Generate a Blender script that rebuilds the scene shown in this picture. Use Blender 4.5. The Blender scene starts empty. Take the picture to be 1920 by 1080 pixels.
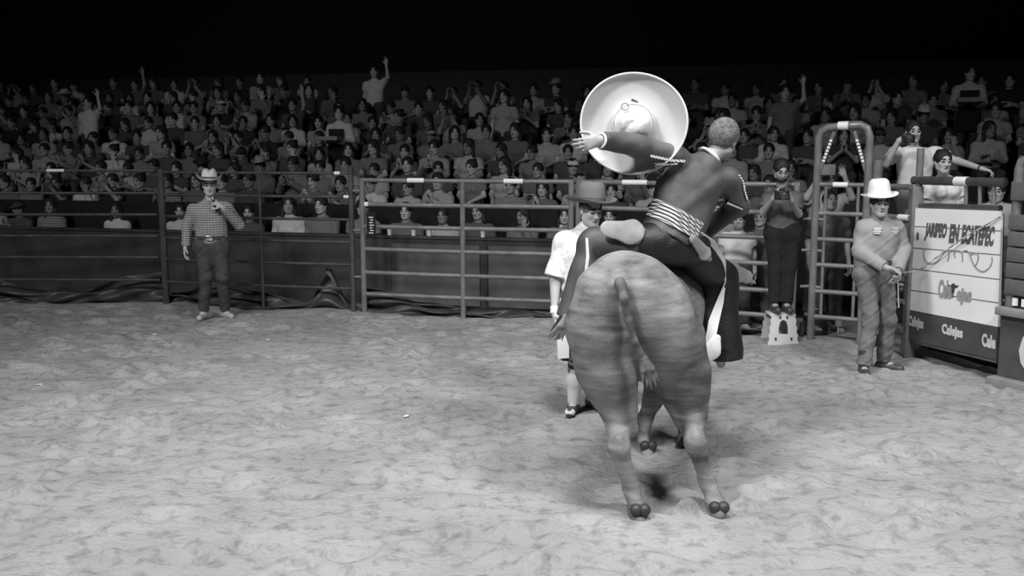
import bpy, bmesh, math, random
import numpy as np
from mathutils import Vector, Matrix

# ------------------------------------------------------------------ camera, world, lights, exposure
F_PX = 1850.0
PITCH = math.atan((540 - 286) / F_PX)
CAM_Z = 2.08
scn = bpy.context.scene
COL = scn.collection
cam_d = bpy.data.cameras.new('camera')
cam = bpy.data.objects.new('camera', cam_d)
COL.objects.link(cam)
cam_d.lens = 36 * F_PX / 1920
cam_d.sensor_width = 36
cam_d.clip_end = 200
cam.location = (0, 0, CAM_Z)
cam.rotation_euler = (math.pi / 2 - PITCH, 0, 0)
cam_d.dof.use_dof = True
cam_d.dof.focus_distance = 7.6
cam_d.dof.aperture_fstop = 3.2
scn.camera = cam
scn.view_settings.view_transform = 'Standard'
scn.view_settings.look = 'None'
scn.view_settings.gamma = 1
scn.view_settings.use_curve_mapping = False
scn.view_settings.exposure = 0.0
world = bpy.data.worlds.new('world')
scn.world = world
world.use_nodes = True
world.node_tree.nodes['Background'].inputs[0].default_value = (1, 1, 1, 1)
world.node_tree.nodes['Background'].inputs[1].default_value = 0.002


def spot(loc, aim, power, size, blend, radius):
    d = bpy.data.lights.new('arena_and_fill_spot', 'SPOT')  # serves the unseen arena lamps and the added fills alike
    o = bpy.data.objects.new('arena_and_fill_spot', d)
    COL.objects.link(o)
    o.location = loc
    v = Vector(aim) - Vector(loc)
    o.rotation_euler = v.to_track_quat('-Z', 'Y').to_euler()
    d.energy = power
    d.spot_size = math.radians(size)
    d.spot_blend = blend
    d.shadow_soft_size = radius


spot((-4.5, 0.5, 9.0), (0.5, 6.0, 0), 4300, 82, 0.9, 0.8)
spot((4.5, 1.0, 9.0), (2.2, 6.5, 0), 2900, 82, 0.9, 0.8)
spot((0.5, 4.5, 9.5), (0.8, 6.4, 0), 2300, 74, 1.0, 0.9)
spot((-8.0, 3.0, 9.0), (-6.5, 12.0, 0.5), 1500, 75, 1.0, 0.8)  # added fill, brightens the far left dirt and the announcer
spot((-8.0, -3.0, 9.0), (-6.0, 15.0, 1.5), 1300, 60, 1.0, 0.8)  # added fill, lifts the left side of the crowd
spot((8.0, -3.0, 9.0), (4.0, 14.0, 1.5), 450, 60, 1.0, 0.8)  # added fill, lifts the right side of the crowd


# ------------------------------------------------------------------ pixel helpers (places are real world points)
def ray(px, py):
    r = np.array([1.0, 0, 0])
    f = np.array([0, math.cos(PITCH), -math.sin(PITCH)])
    u = np.array([0, math.sin(PITCH), math.cos(PITCH)])
    return r * (px - 960) / F_PX + f - u * (py - 540) / F_PX


def W(px, py, Y):
    d = ray(px, py)
    t = Y / d[1]
    return np.array([d[0] * t, Y, CAM_Z + d[2] * t])


def G(px, py, z=0.0):
    d = ray(px, py)
    t = (z - CAM_Z) / d[2]
    return np.array([d[0] * t, d[1] * t, z])


def to_px(p):
    x, y, z = p[0], p[1], p[2] - CAM_Z
    dep = y * math.cos(PITCH) - z * math.sin(PITCH)
    up = y * math.sin(PITCH) + z * math.cos(PITCH)
    return 960 + F_PX * x / dep, 540 - F_PX * up / dep


def V(*a):
    return np.array(a, float)


def nrm(v):
    v = np.asarray(v, float)
    return v / (np.linalg.norm(v) + 1e-12)


rnd = random.Random(7)


# ------------------------------------------------------------------ materials
def new_mat(name):
    m = bpy.data.materials.new(name)
    m.use_nodes = True
    return m, m.node_tree.nodes, m.node_tree.links, m.node_tree.nodes['Principled BSDF']


def mat(name, v, rough=0.7, metal=0.0, var=0.15, scale=8.0, bump=0.0, bscale=60.0, coat=0.0, spec=0.5):
    m, N, L, P = new_mat(name)
    P.inputs['Roughness'].default_value = rough
    P.inputs['Metallic'].default_value = metal
    P.inputs['Coat Weight'].default_value = coat
    P.inputs['Specular IOR Level'].default_value = spec
    tc = N.new('ShaderNodeTexCoord')
    nz = N.new('ShaderNodeTexNoise')
    nz.inputs['Scale'].default_value = scale
    nz.inputs['Detail'].default_value = 5
    L.new(tc.outputs['Object'], nz.inputs['Vector'])
    mr = N.new('ShaderNodeMapRange')
    mr.inputs['To Min'].default_value = v * (1 - var)
    mr.inputs['To Max'].default_value = v * (1 + var)
    mr.inputs['From Min'].default_value = 0.3
    mr.inputs['From Max'].default_value = 0.7
    L.new(nz.outputs['Fac'], mr.inputs['Value'])
    L.new(mr.outputs[0], P.inputs['Base Color'])
    if bump > 0:
        n2 = N.new('ShaderNodeTexNoise')
        n2.inputs['Scale'].default_value = bscale
        n2.inputs['Detail'].default_value = 4
        L.new(tc.outputs['Object'], n2.inputs['Vector'])
        b = N.new('ShaderNodeBump')
        b.inputs['Strength'].default_value = bump
        b.inputs['Distance'].default_value = 0.02
        L.new(n2.outputs['Fac'], b.inputs['Height'])
        L.new(b.outputs[0], P.inputs['Normal'])
    return m


def cloth_by_object(name, stripes=None):
    """cloth whose tone is the object's own colour; optional woven stripes"""
    m, N, L, P = new_mat(name)
    P.inputs['Roughness'].default_value = 0.9
    oi = N.new('ShaderNodeObjectInfo')
    tc = N.new('ShaderNodeTexCoord')
    nz = N.new('ShaderNodeTexNoise')
    nz.inputs['Scale'].default_value = 9
    L.new(tc.outputs['Object'], nz.inputs['Vector'])
    mr = N.new('ShaderNodeMapRange')
    mr.inputs['To Min'].default_value = 0.75
    mr.inputs['To Max'].default_value = 1.2
    L.new(nz.outputs['Fac'], mr.inputs['Value'])
    mx = N.new('ShaderNodeMix')
    mx.data_type = 'RGBA'
    mx.blend_type = 'MULTIPLY'
    mx.inputs['Factor'].default_value = 1
    L.new(oi.outputs['Color'], mx.inputs['A'])
    L.new(mr.outputs[0], mx.inputs['B'])
    out = mx.outputs['Result']
    if stripes:
        wv = N.new('ShaderNodeTexWave')
        wv.bands_direction = 'Z'
        wv.inputs['Scale'].default_value = stripes
        wv.inputs['Distortion'].default_value = 1.0
        L.new(tc.outputs['Object'], wv.inputs['Vector'])
        cr = N.new('ShaderNodeMapRange')
        cr.inputs['From Min'].default_value = 0.4
        cr.inputs['From Max'].default_value = 0.6
        cr.inputs['To Min'].default_value = 0.15
        cr.inputs['To Max'].default_value = 1.0
        L.new(wv.outputs['Fac'], cr.inputs['Value'])
        m2 = N.new('ShaderNodeMix')
        m2.data_type = 'RGBA'
        m2.blend_type = 'MULTIPLY'
        m2.inputs['Factor'].default_value = 1
        L.new(out, m2.inputs['A'])
        L.new(cr.outputs[0], m2.inputs['B'])
        out = m2.outputs['Result']
    L.new(out, P.inputs['Base Color'])
    return m


def stripe_mat(name, a, b, scale, axis='Z', second=None, rough=0.85, lo=0.45, hi=0.55):
    m, N, L, P = new_mat(name)
    P.inputs['Roughness'].default_value = rough
    tc = N.new('ShaderNodeTexCoord')
    outs = []
    for ax, sc in [(axis, scale)] + ([second] if second else []):
        wv = N.new('ShaderNodeTexWave')
        wv.bands_direction = ax
        wv.inputs['Scale'].default_value = sc
        wv.inputs['Distortion'].default_value = 1.2
        wv.inputs['Detail Scale'].default_value = 1.0
        L.new(tc.outputs['Object'], wv.inputs['Vector'])
        outs.append(wv.outputs['Fac'])
    o = outs[0]
    if second:
        mm = N.new('ShaderNodeMath')
        mm.operation = 'MULTIPLY_ADD'
        mm.inputs[1].default_value = 0.35
        L.new(outs[1], mm.inputs[0])
        L.new(outs[0], mm.inputs[2])
        o = mm.outputs[0]
    cr = N.new('ShaderNodeMapRange')
    cr.inputs['From Min'].default_value = lo
    cr.inputs['From Max'].default_value = hi
    cr.inputs['To Min'].default_value = a
    cr.inputs['To Max'].default_value = b
    L.new(o, cr.inputs['Value'])
    L.new(cr.outputs[0], P.inputs['Base Color'])
    return m


M = {}
M['skin'] = mat('skin', 0.36, 0.55, var=0.06, spec=0.3)
M['skin_light'] = mat('skin_light', 0.5, 0.55, var=0.06, spec=0.3)
M['skin_dark'] = mat('skin_dark', 0.24, 0.55, var=0.06, spec=0.3)
M['eye'] = mat('eye_and_brow', 0.02, 0.4, var=0)
M['lip'] = mat('lip', 0.2, 0.5, var=0)
M['teeth'] = mat('teeth', 0.7, 0.4, var=0)
M['hair'] = mat('black_hair', 0.015, 0.5, var=0.4, scale=60, bump=0.5, bscale=120)
M['hair_brown'] = mat('brown_hair', 0.16, 0.5, var=0.5, scale=40, bump=0.8, bscale=150)
M['cloth'] = cloth_by_object('cloth_by_object')
M['cloth_striped'] = cloth_by_object('cloth_striped_by_object', 11)
M['dark_denim'] = mat('dark_denim', 0.055, 0.85, var=0.3, scale=20, bump=0.3, bscale=25)
M['denim'] = mat('faded_denim', 0.16, 0.85, var=0.2, scale=12, bump=0.35, bscale=22)
M['shirt_grey'] = mat('grey_shirt', 0.30, 0.85, var=0.08, scale=6, bump=0.2, bscale=14)
M['shirt_check'] = stripe_mat('checked_shirt', 0.10, 0.36, 11.0, 'Z', ('X', 9.0), lo=0.3, hi=0.8)
M['shirt_white'] = mat('white_patterned_shirt', 0.75, 0.8, var=0.22, scale=30, bump=0.15, bscale=16)
M['white_cloth'] = mat('white_cloth', 0.78, 0.85, var=0.05)
M['hat_white'] = mat('white_felt_hat', 0.85, 0.8, var=0.03)
M['hat_straw'] = mat('straw_hat', 0.66, 0.8, var=0.08, scale=50)
M['hat_grey'] = mat('grey_felt_hat', 0.13, 0.85, var=0.08)
M['hat_band'] = mat('hat_band', 0.07, 0.7)
M['sombrero'] = mat('sombrero_felt', 0.47, 0.75, var=0.07, scale=4)
M['sombrero_trim'] = mat('sombrero_trim', 0.62, 0.5, var=0.1, scale=80)
M['jacket'] = mat('charro_jacket', 0.085, 0.6, var=0.3, scale=5, bump=0.25, bscale=12)
M['embroid'] = stripe_mat('pale_embroidery', 0.16, 0.6, 22, 'DIAGONAL', rough=0.7)
M['silver'] = mat('silver_studs', 0.9, 0.2, metal=1.0, var=0.02)
M['black_leather'] = mat('black_leather', 0.012, 0.5, var=0.3, bump=0.2)
M['white_leather'] = mat('white_leather', 0.7, 0.5, var=0.1)
M['chap_grey'] = mat('grey_chap_leather', 0.07, 0.6, var=0.25)
M['thigh_light'] = mat('thigh_light_tone', 0.33, 0.6, var=0.2, scale=12)  # pale tone standing in for light on the left thigh
M['sombrero_crown_lit'] = mat('lit_sombrero_crown_felt', 0.8, 0.7, var=0.12, scale=14, bump=.3, bscale=40)  # same hat as the brim; light on the crown put into a paler colour
M['grey_leather'] = mat('grey_leather', 0.24, 0.6, var=0.15)
M['boot_pale'] = mat('pale_boot', 0.42, 0.6, var=0.15)
M['boot_dark'] = mat('dark_boot', 0.06, 0.4, var=0.2)
M['bull'] = mat('bull_hide', 0.22, 0.75, var=0.40, scale=3.0, bump=0.22, bscale=190, spec=0.3)
def brindle(name, lo, hi):
    m, N, L, P = new_mat(name)
    P.inputs['Roughness'].default_value = 0.72
    P.inputs['Specular IOR Level'].default_value = 0.3
    tc = N.new('ShaderNodeTexCoord')
    mp = N.new('ShaderNodeMapping'); mp.inputs['Rotation'].default_value = (0, .5, 0); mp.inputs['Scale'].default_value = (1.2, 1.2, 7.0)
    L.new(tc.outputs['Object'], mp.inputs['Vector'])
    n1 = N.new('ShaderNodeTexNoise'); n1.inputs['Scale'].default_value = 2.6; n1.inputs['Detail'].default_value = 7; n1.inputs['Roughness'].default_value = .65
    L.new(mp.outputs[0], n1.inputs['Vector'])
    n2 = N.new('ShaderNodeTexNoise'); n2.inputs['Scale'].default_value = 2.0; n2.inputs['Detail'].default_value = 3
    L.new(tc.outputs['Object'], n2.inputs['Vector'])
    ad = N.new('ShaderNodeMath'); ad.operation = 'ADD'; L.new(n1.outputs['Fac'], ad.inputs[0]); L.new(n2.outputs['Fac'], ad.inputs[1])
    mr = N.new('ShaderNodeMapRange'); mr.inputs['From Min'].default_value = .78; mr.inputs['From Max'].default_value = 1.22
    mr.inputs['To Min'].default_value = lo; mr.inputs['To Max'].default_value = hi
    L.new(ad.outputs[0], mr.inputs['Value']); L.new(mr.outputs[0], P.inputs['Base Color'])
    m2 = N.new('ShaderNodeMapping'); m2.inputs['Scale'].default_value = (160, 160, 25); L.new(tc.outputs['Object'], m2.inputs['Vector'])
    n3 = N.new('ShaderNodeTexNoise'); n3.inputs['Scale'].default_value = 1.0; n3.inputs['Detail'].default_value = 3; L.new(m2.outputs[0], n3.inputs['Vector'])
    b = N.new('ShaderNodeBump'); b.inputs['Strength'].default_value = .35; b.inputs['Distance'].default_value = .01
    L.new(n3.outputs['Fac'], b.inputs['Height']); L.new(b.outputs[0], P.inputs['Normal'])
    return m


M['bull'] = brindle('bull_brindled_hide', 0.09, 0.34)
M['bull_dark'] = mat('bull_dark_hair', 0.11, 0.7, var=0.4, scale=20)
M['horn'] = mat('horn', 0.5, 0.4, var=0.2)
M['hoof'] = mat('hoof', 0.04, 0.5, var=0.2)
M['rope'] = stripe_mat('braided_rope', 0.2, 0.7, 40, 'DIAGONAL')
M['rail_dark'] = mat('dark_painted_pipe', 0.07, 0.38, metal=0.0, var=0.35, scale=6, coat=0.3)
M['rail'] = mat('painted_pipe', 0.17, 0.4, metal=0.0, var=0.25, scale=6, coat=0.3)
M['sticker'] = mat('white_sticker', 0.85, 0.5, var=0.03)
M['board_dark'] = mat('dark_barrier_board', 0.05, 0.6, var=0.35, scale=3)
M['board_grey'] = mat('grey_barrier_board', 0.10, 0.6, var=0.25, scale=3)
M['black_drape'] = mat('black_drape', 0.012, 0.95, var=0.3)
M['stand'] = mat('stand_concrete', 0.02, 0.9, var=0.3)
M['bench'] = mat('bench_wood', 0.04, 0.8, var=0.3)
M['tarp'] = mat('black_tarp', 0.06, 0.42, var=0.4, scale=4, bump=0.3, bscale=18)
M['sign_white'] = mat('white_sign_board', 0.86, 0.6, var=0.04, scale=3)
M['sign_ink'] = mat('sign_ink', 0.11, 0.7, var=0.3, scale=30)
M['sign_ink2'] = mat('sign_grey_ink', 0.33, 0.7, var=0.15, scale=30)
M['seam'] = mat('board_seam', 0.05, 0.8)
M['chute_dark'] = mat('chute_dark_panel', 0.075, 0.5, var=0.15)
M['chute_board'] = mat('chute_board', 0.13, 0.5, var=0.15)
M['ledge'] = mat('chute_ledge', 0.26, 0.6, var=0.15)
M['lettering'] = mat('pale_lettering', 0.62, 0.6, var=0.08)
M['plastic'] = mat('white_plastic', 0.6, 0.5, var=0.05)
M['black_plastic'] = mat('black_plastic', 0.02, 0.3, var=0.1)
M['glass_lens'] = mat('lens_glass', 0.05, 0.05, var=0, coat=1.0)
M['paper'] = mat('paper', 0.8, 0.8, var=0.03)

# dirt of the arena
m, N, L, P = new_mat('arena_dirt')
P.inputs['Roughness'].default_value = 0.95
P.inputs['Specular IOR Level'].default_value = 0.15
tc = N.new('ShaderNodeTexCoord')
n1 = N.new('ShaderNodeTexNoise'); n1.inputs['Scale'].default_value = 1.1; n1.inputs['Detail'].default_value = 8; n1.inputs['Roughness'].default_value = 0.6
n2 = N.new('ShaderNodeTexNoise'); n2.inputs['Scale'].default_value = 9; n2.inputs['Detail'].default_value = 6; n2.inputs['Roughness'].default_value = 0.65
for n in (n1, n2):
    L.new(tc.outputs['Object'], n.inputs['Vector'])
a1 = N.new('ShaderNodeMapRange'); a1.inputs['From Min'].default_value = .35; a1.inputs['From Max'].default_value = .65; a1.inputs['To Min'].default_value = .27; a1.inputs['To Max'].default_value = .36
L.new(n1.outputs['Fac'], a1.inputs['Value'])
a2 = N.new('ShaderNodeMapRange'); a2.inputs['From Min'].default_value = .33; a2.inputs['From Max'].default_value = .5; a2.inputs['To Min'].default_value = .62; a2.inputs['To Max'].default_value = 1.0
L.new(n2.outputs['Fac'], a2.inputs['Value'])
mm = N.new('ShaderNodeMath'); mm.operation = 'MULTIPLY'
L.new(a1.outputs[0], mm.inputs[0]); L.new(a2.outputs[0], mm.inputs[1])
L.new(mm.outputs[0], P.inputs['Base Color'])
n3 = N.new('ShaderNodeTexNoise'); n3.inputs['Scale'].default_value = 28; n3.inputs['Detail'].default_value = 8
L.new(tc.outputs['Object'], n3.inputs['Vector'])
b = N.new('ShaderNodeBump'); b.inputs['Strength'].default_value = 0.7; b.inputs['Distance'].default_value = 0.03
L.new(n3.outputs['Fac'], b.inputs['Height']); L.new(b.outputs[0], P.inputs['Normal'])
M['dirt'] = m


# ------------------------------------------------------------------ object helpers
def link(name, me, material=None, parent=None):
    o = bpy.data.objects.new(name, me)
    COL.objects.link(o)
    if material is not None and me is not None:
        for mm_ in (material if isinstance(material, (list, tuple)) else [material]):
            me.materials.append(mm_)
    if parent is not None:
        o.parent = parent
    return o


def tag(o, label=None, cat=None, group=None, kind=None):
    if label: o['label'] = label
    if cat: o['category'] = cat
    if group: o['group'] = group
    if kind: o['kind'] = kind
    return o


def empty(name, loc=(0, 0, 0), rz=0.0, label=None, cat=None, group=None):
    o = bpy.data.objects.new(name, None)
    COL.objects.link(o)
    o.location = loc
    o.rotation_euler = (0, 0, rz)
    o.empty_display_size = 0.1
    return tag(o, label, cat, group)


class MB:
    """mesh builder in a parent's local frame (given world points when parent at identity)"""
    def __init__(s):
        s.v = []; s.f = []; s.sm = []

    def add(s, vs, fs, smooth=False):
        n = len(s.v)
        s.v += [tuple(map(float, p)) for p in vs]
        s.f += [tuple(i + n for i in f) for f in fs]
        s.sm += [smooth] * len(fs)

    def box(s, c, sz, ax=None, bev=0.0):
        X, Y, Z = (V(1, 0, 0), V(0, 1, 0), V(0, 0, 1)) if ax is None else [V(*a) for a in ax]
        c = V(*c)
        bm = bmesh.new()
        bmesh.ops.create_cube(bm, size=1)
        for v in bm.verts:
            v.co = Vector((v.co.x * sz[0], v.co.y * sz[1], v.co.z * sz[2]))
        if bev > 0:
            bmesh.ops.bevel(bm, geom=bm.edges[:], offset=bev, segments=2, affect='EDGES', profile=0.5)
        bm.verts.index_update()
        s.add([c + X * v.co.x + Y * v.co.y + Z * v.co.z for v in bm.verts], [[v.index for v in f.verts] for f in bm.faces], bev > 0)
        bm.free()

    def tube(s, pts, r, n=12, caps=True):
        pts = [V(*p) for p in pts]
        rr = r if isinstance(r, (list, tuple)) else [r] * len(pts)
        rings = []
        up = V(0, 0, 1)
        prev = None
        for i, p in enumerate(pts):
            a = pts[max(i - 1, 0)]; b_ = pts[min(i + 1, len(pts) - 1)]
            t = nrm(b_ - a)
            if prev is None:
                ref = up if abs(t[2]) < 0.9 else V(1, 0, 0)
                e1 = nrm(np.cross(t, ref))
            else:
                e1 = nrm(prev - t * np.dot(prev, t))
            prev = e1
            e2 = np.cross(t, e1)
            rings.append([p + (e1 * math.cos(2 * math.pi * k / n) + e2 * math.sin(2 * math.pi * k / n)) * rr[i] for k in range(n)])
        vs = [q for ring in rings for q in ring]
        fs = []
        for i in range(len(pts) - 1):
            for k in range(n):
                k2 = (k + 1) % n
                fs.append((i * n + k, i * n + k2, (i + 1) * n + k2, (i + 1) * n + k))
        if caps:
            fs.append(tuple(reversed(range(n))))
            fs.append(tuple((len(pts) - 1) * n + k for k in range(n)))
        s.add(vs, fs, True)

    def lathe(s, prof, c, axis=(0, 0, 1), n=40, ex=1.0, fn=None):
        """prof: list of (r, h); revolve about axis; fn(angle, r, h) -> extra h"""
        ax = nrm(axis)
        e1 = nrm(np.cross(ax, V(0, 1, 0.001) if abs(ax[1]) < 0.9 else V(1, 0, 0)))
        e2 = np.cross(ax, e1)
        c = V(*c)
        vs = []
        for (r, h) in prof:
            for k in range(n):
                t = 2 * math.pi * k / n
                hh = h + (fn(t, r, h) if fn else 0)
                vs.append(c + e1 * r * math.cos(t) * ex + e2 * r * math.sin(t) + ax * hh)
        fs = []
        for i in range(len(prof) - 1):
            for k in range(n):
                k2 = (k + 1) % n
                fs.append((i * n + k, i * n + k2, (i + 1) * n + k2, (i + 1) * n + k))
        s.add(vs, fs, True)

    def build(s, name, material, parent=None):
        me = bpy.data.meshes.new(name)
        me.from_pydata(s.v, [], s.f)
        me.polygons.foreach_set('use_smooth', s.sm)
        bm = bmesh.new(); bm.from_mesh(me)
        bmesh.ops.recalc_face_normals(bm, faces=bm.faces)
        bm.to_mesh(me); bm.free()
        try:
            me.set_sharp_from_angle(angle=math.radians(50))
        except Exception:
            pass
        return link(name, me, material, parent)


def ribbon(name, pts, widths, th, side, material, parent=None):
    """strip with thickness that follows pts; side = width direction per point or one vector"""
    pts = [V(*p) for p in pts]
    vs, fs = [], []
    n = len(pts)
    for i, p in enumerate(pts):
        t = nrm(pts[min(i + 1, n - 1)] - pts[max(i - 1, 0)])
        sd = V(*side[i]) if isinstance(side, list) else V(*side)
        sd = nrm(sd - t * np.dot(sd, t))
        up = nrm(np.cross(t, sd))
        w = widths[i] if isinstance(widths, (list, tuple)) else widths
        vs += [p - sd * w / 2 - up * th / 2, p + sd * w / 2 - up * th / 2, p + sd * w / 2 + up * th / 2, p - sd * w / 2 + up * th / 2]
    for i in range(n - 1):
        for k in range(4):
            k2 = (k + 1) % 4
            fs.append((i * 4 + k, i * 4 + k2, i * 4 + 4 + k2, i * 4 + 4 + k))
    fs.append((3, 2, 1, 0)); fs.append(tuple((n - 1) * 4 + k for k in range(4)))
    b_ = MB(); b_.add(vs, fs, False)
    return b_.build(name, material, parent)


# ------------------------------------------------------------------ implicit surfaces: rounded limbs melted into one skin
def cap(a, b, ra, rb=None, k=0.03, flat=0, sq=None, neg=False):
    return dict(t='cap', a=V(*a), b=V(*b), ra=ra, rb=ra if rb is None else rb, k=k, flat=flat, sq=sq, neg=neg)


def ell(c, r, k=0.03, R=None, neg=False):
    r = V(*r) if hasattr(r, '__len__') else V(r, r, r)
    return dict(t='ell', c=V(*c), r=r, k=k, R=R, neg=neg)


def chain(pts, rad, k=0.03, flat_end=False):
    out = []
    for i in range(len(pts) - 1):
        out.append(cap(pts[i], pts[i + 1], rad[i], rad[i + 1], k, flat=1 if (flat_end and i == len(pts) - 2) else 0))
    return out


def prim_box(p, h):
    m_ = 0.0
    if p['t'] == 'cap':
        R_ = max(p['ra'], p['rb']) * (max(1.0, p['sq'][1]) if p['sq'] else 1.0)
        lo = np.minimum(p['a'], p['b']) - R_
        hi = np.maximum(p['a'], p['b']) + R_
    else:
        R_ = p['r'].max() if p['R'] is not None else p['r']
        lo = p['c'] - R_
        hi = p['c'] + R_
    m_ = p['k'] + 2.5 * h
    return lo - m_, hi + m_


def implicit(prims, h, wrinkle=0.0, wscale=22.0, clips=()):
    pos = [p for p in prims if not p['neg']]
    bx = [prim_box(p, h) for p in pos]
    lo = np.min([b_[0] for b_ in bx], axis=0)
    hi = np.max([b_[1] for b_ in bx], axis=0)
    n = np.ceil((hi - lo) / h).astype(int) + 1
    X = (lo[0] + np.arange(n[0]) * h).astype(np.float32)
    Y = (lo[1] + np.arange(n[1]) * h).astype(np.float32)
    Z = (lo[2] + np.arange(n[2]) * h).astype(np.float32)
    Fd = np.full(n, 1.0, np.float32)
    for p in prims:
        l, u = prim_box(p, h)
        i0 = np.maximum(((l - lo) / h).astype(int), 0)
        i1 = np.minimum(((u - lo) / h).astype(int) + 1, n)
        if (i1 <= i0).any():
            continue
        x = X[i0[0]:i1[0]][:, None, None]; y = Y[i0[1]:i1[1]][None, :, None]; z = Z[i0[2]:i1[2]][None, None, :]
        if p['t'] == 'cap':
            a, b_ = p['a'].astype(np.float32), p['b'].astype(np.float32)
            px, py, pz = x - a[0], y - a[1], z - a[2]
            ba = b_ - a
            L2 = float(ba @ ba) + 1e-9
            tt = (px * ba[0] + py * ba[1] + pz * ba[2]) / L2
            t_ = np.clip(tt, 0, 1)
            qx, qy, qz = px - ba[0] * t_, py - ba[1] * t_, pz - ba[2] * t_
            if p['sq']:
                w, sfac = p['sq']
                dw = qx * w[0] + qy * w[1] + qz * w[2]
                g = (1.0 / sfac - 1.0)
                qx, qy, qz = qx + w[0] * dw * g, qy + w[1] * dw * g, qz + w[2] * dw * g
            d = np.sqrt(qx * qx + qy * qy + qz * qz) - (p['ra'] + (p['rb'] - p['ra']) * t_)
            if p['flat']:
                Lh = math.sqrt(L2)
                d = np.maximum(d, (tt - 1) * Lh)
                if p['flat'] == 2:
                    d = np.maximum(d, -tt * Lh)
        else:
            c = p['c']
            px, py, pz = x - np.float32(c[0]), y - np.float32(c[1]), z - np.float32(c[2])
            if p['R'] is not None:
                R_ = p['R'].astype(np.float32)      # rows are local axes
                px, py, pz = (px * R_[0, 0] + py * R_[0, 1] + pz * R_[0, 2], px * R_[1, 0] + py * R_[1, 1] + pz * R_[1, 2],
                              px * R_[2, 0] + py * R_[2, 1] + pz * R_[2, 2])
            r = p['r']
            k0 = np.sqrt((px / r[0]) ** 2 + (py / r[1]) ** 2 + (pz / r[2]) ** 2)
            k1 = np.sqrt((px / r[0] ** 2) ** 2 + (py / r[1] ** 2) ** 2 + (pz / r[2] ** 2) ** 2) + 1e-9
            d = k0 * (k0 - 1.0) / k1
        sl = (slice(i0[0], i1[0]), slice(i0[1], i1[1]), slice(i0[2], i1[2]))
        A = Fd[sl]
        k = max(p['k'], 1e-4)
        if p['neg']:
            d = -d
            hh = np.maximum(k - np.abs(A - d), 0) / k
            Fd[sl] = np.maximum(A, d) + hh * hh * k * 0.25
        else:
            hh = np.maximum(k - np.abs(A - d), 0) / k
            Fd[sl] = np.minimum(A, d) - hh * hh * k * 0.25
    if wrinkle > 0:
        x = X[:, None, None]; y = Y[None, :, None]; z = Z[None, None, :]
        s_ = wscale
        q = np.sin(s_ * (z * 1.0 + 0.35 * x) + 2.2 * np.sin(s_ * 0.37 * (x + 0.5 * y)) + 1.3 * np.sin(s_ * 0.5 * (y - 0.6 * z)))
        q = q + 0.6 * np.sin(s_ * 1.9 * (0.8 * z - 0.5 * x + 0.3 * y) + 1.7 * np.sin(s_ * 0.8 * (x - z)))
        Fd += (wrinkle * (0.6 * q - 0.55)).astype(np.float32)
    for (pt, nv) in clips:
        x = X[:, None, None]; y = Y[None, :, None]; z = Z[None, None, :]
        Fd = np.maximum(Fd, ((x - pt[0]) * nv[0] + (y - pt[1]) * nv[1] + (z - pt[2]) * nv[2]).astype(np.float32))
    return nets(Fd, lo, h)


def nets(Fd, lo, h):
    neg = Fd < 0
    c = np.zeros(np.array(Fd.shape) - 1, np.uint8)
    offs = [(i, j, k) for i in (0, 1) for j in (0, 1) for k in (0, 1)]
    nx, ny, nz = Fd.shape
    for (i, j, k) in offs:
        c += neg[i:nx - 1 + i, j:ny - 1 + j, k:nz - 1 + k]
    act = (c > 0) & (c < 8)
    ijk = np.argwhere(act)
    if len(ijk) == 0:
        return np.zeros((0, 3)), np.zeros((0, 4), int)
    idx = np.full(act.shape, -1, np.int64)
    idx[act] = np.arange(len(ijk))
    vals = np.stack([Fd[ijk[:, 0] + i, ijk[:, 1] + j, ijk[:, 2] + k] for (i, j, k) in offs], 1)
    O = np.array(offs, float)
    acc = np.zeros((len(ijk), 3)); cnt = np.zeros(len(ijk))
    for a in range(8):
        for b_ in range(a + 1, 8):
            if np.abs(O[a] - O[b_]).sum() != 1:
                continue
            va, vb = vals[:, a], vals[:, b_]
            m_ = (va < 0) != (vb < 0)
            t = va[m_] / (va[m_] - vb[m_])
            acc[m_] += O[a] + t[:, None] * (O[b_] - O[a])
            cnt[m_] += 1
    vs = lo + (ijk + acc / cnt[:, None]) * h
    quads = []
    for ax in range(3):
        sh = [slice(None)] * 3; sh2 = [slice(None)] * 3
        sh[ax] = slice(0, -1); sh2[ax] = slice(1, None)
        A = neg[tuple(sh)]; B = neg[tuple(sh2)]
        e = np.argwhere(A != B)
        o1, o2 = (ax + 1) % 3, (ax + 2) % 3
        ok = (e[:, o1] > 0) & (e[:, o2] > 0) & (e[:, o1] < Fd.shape[o1] - 1) & (e[:, o2] < Fd.shape[o2] - 1)
        e = e[ok]
        fl = A[e[:, 0], e[:, 1], e[:, 2]]
        def cell(d1, d2):
            q = e.copy(); q[:, o1] += d1; q[:, o2] += d2
            return idx[q[:, 0], q[:, 1], q[:, 2]]
        q = np.stack([cell(-1, -1), cell(0, -1), cell(0, 0), cell(-1, 0)], 1)
        q[~fl] = q[~fl][:, ::-1]
        quads.append(q)
    return vs, np.concatenate(quads)


def fast_mesh(name, vs, qs, mats, slot_fn=None):
    me = bpy.data.meshes.new(name)
    me.vertices.add(len(vs))
    me.vertices.foreach_set('co', np.asarray(vs, np.float32).ravel())
    me.loops.add(len(qs) * 4)
    me.loops.foreach_set('vertex_index', np.asarray(qs, np.int32).ravel())
    me.polygons.add(len(qs))
    me.polygons.foreach_set('loop_start', np.arange(len(qs), dtype=np.int32) * 4)
    me.polygons.foreach_set('use_smooth', np.ones(len(qs), bool))
    for m_ in (mats if isinstance(mats, (list, tuple)) else [mats]):
        me.materials.append(m_)
    if slot_fn is not None:
        cen = vs[qs].mean(axis=1)
        me.polygons.foreach_set('material_index', slot_fn(cen).astype(np.int32))
    me.update(calc_edges=True)
    me.validate()
    return me


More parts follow.
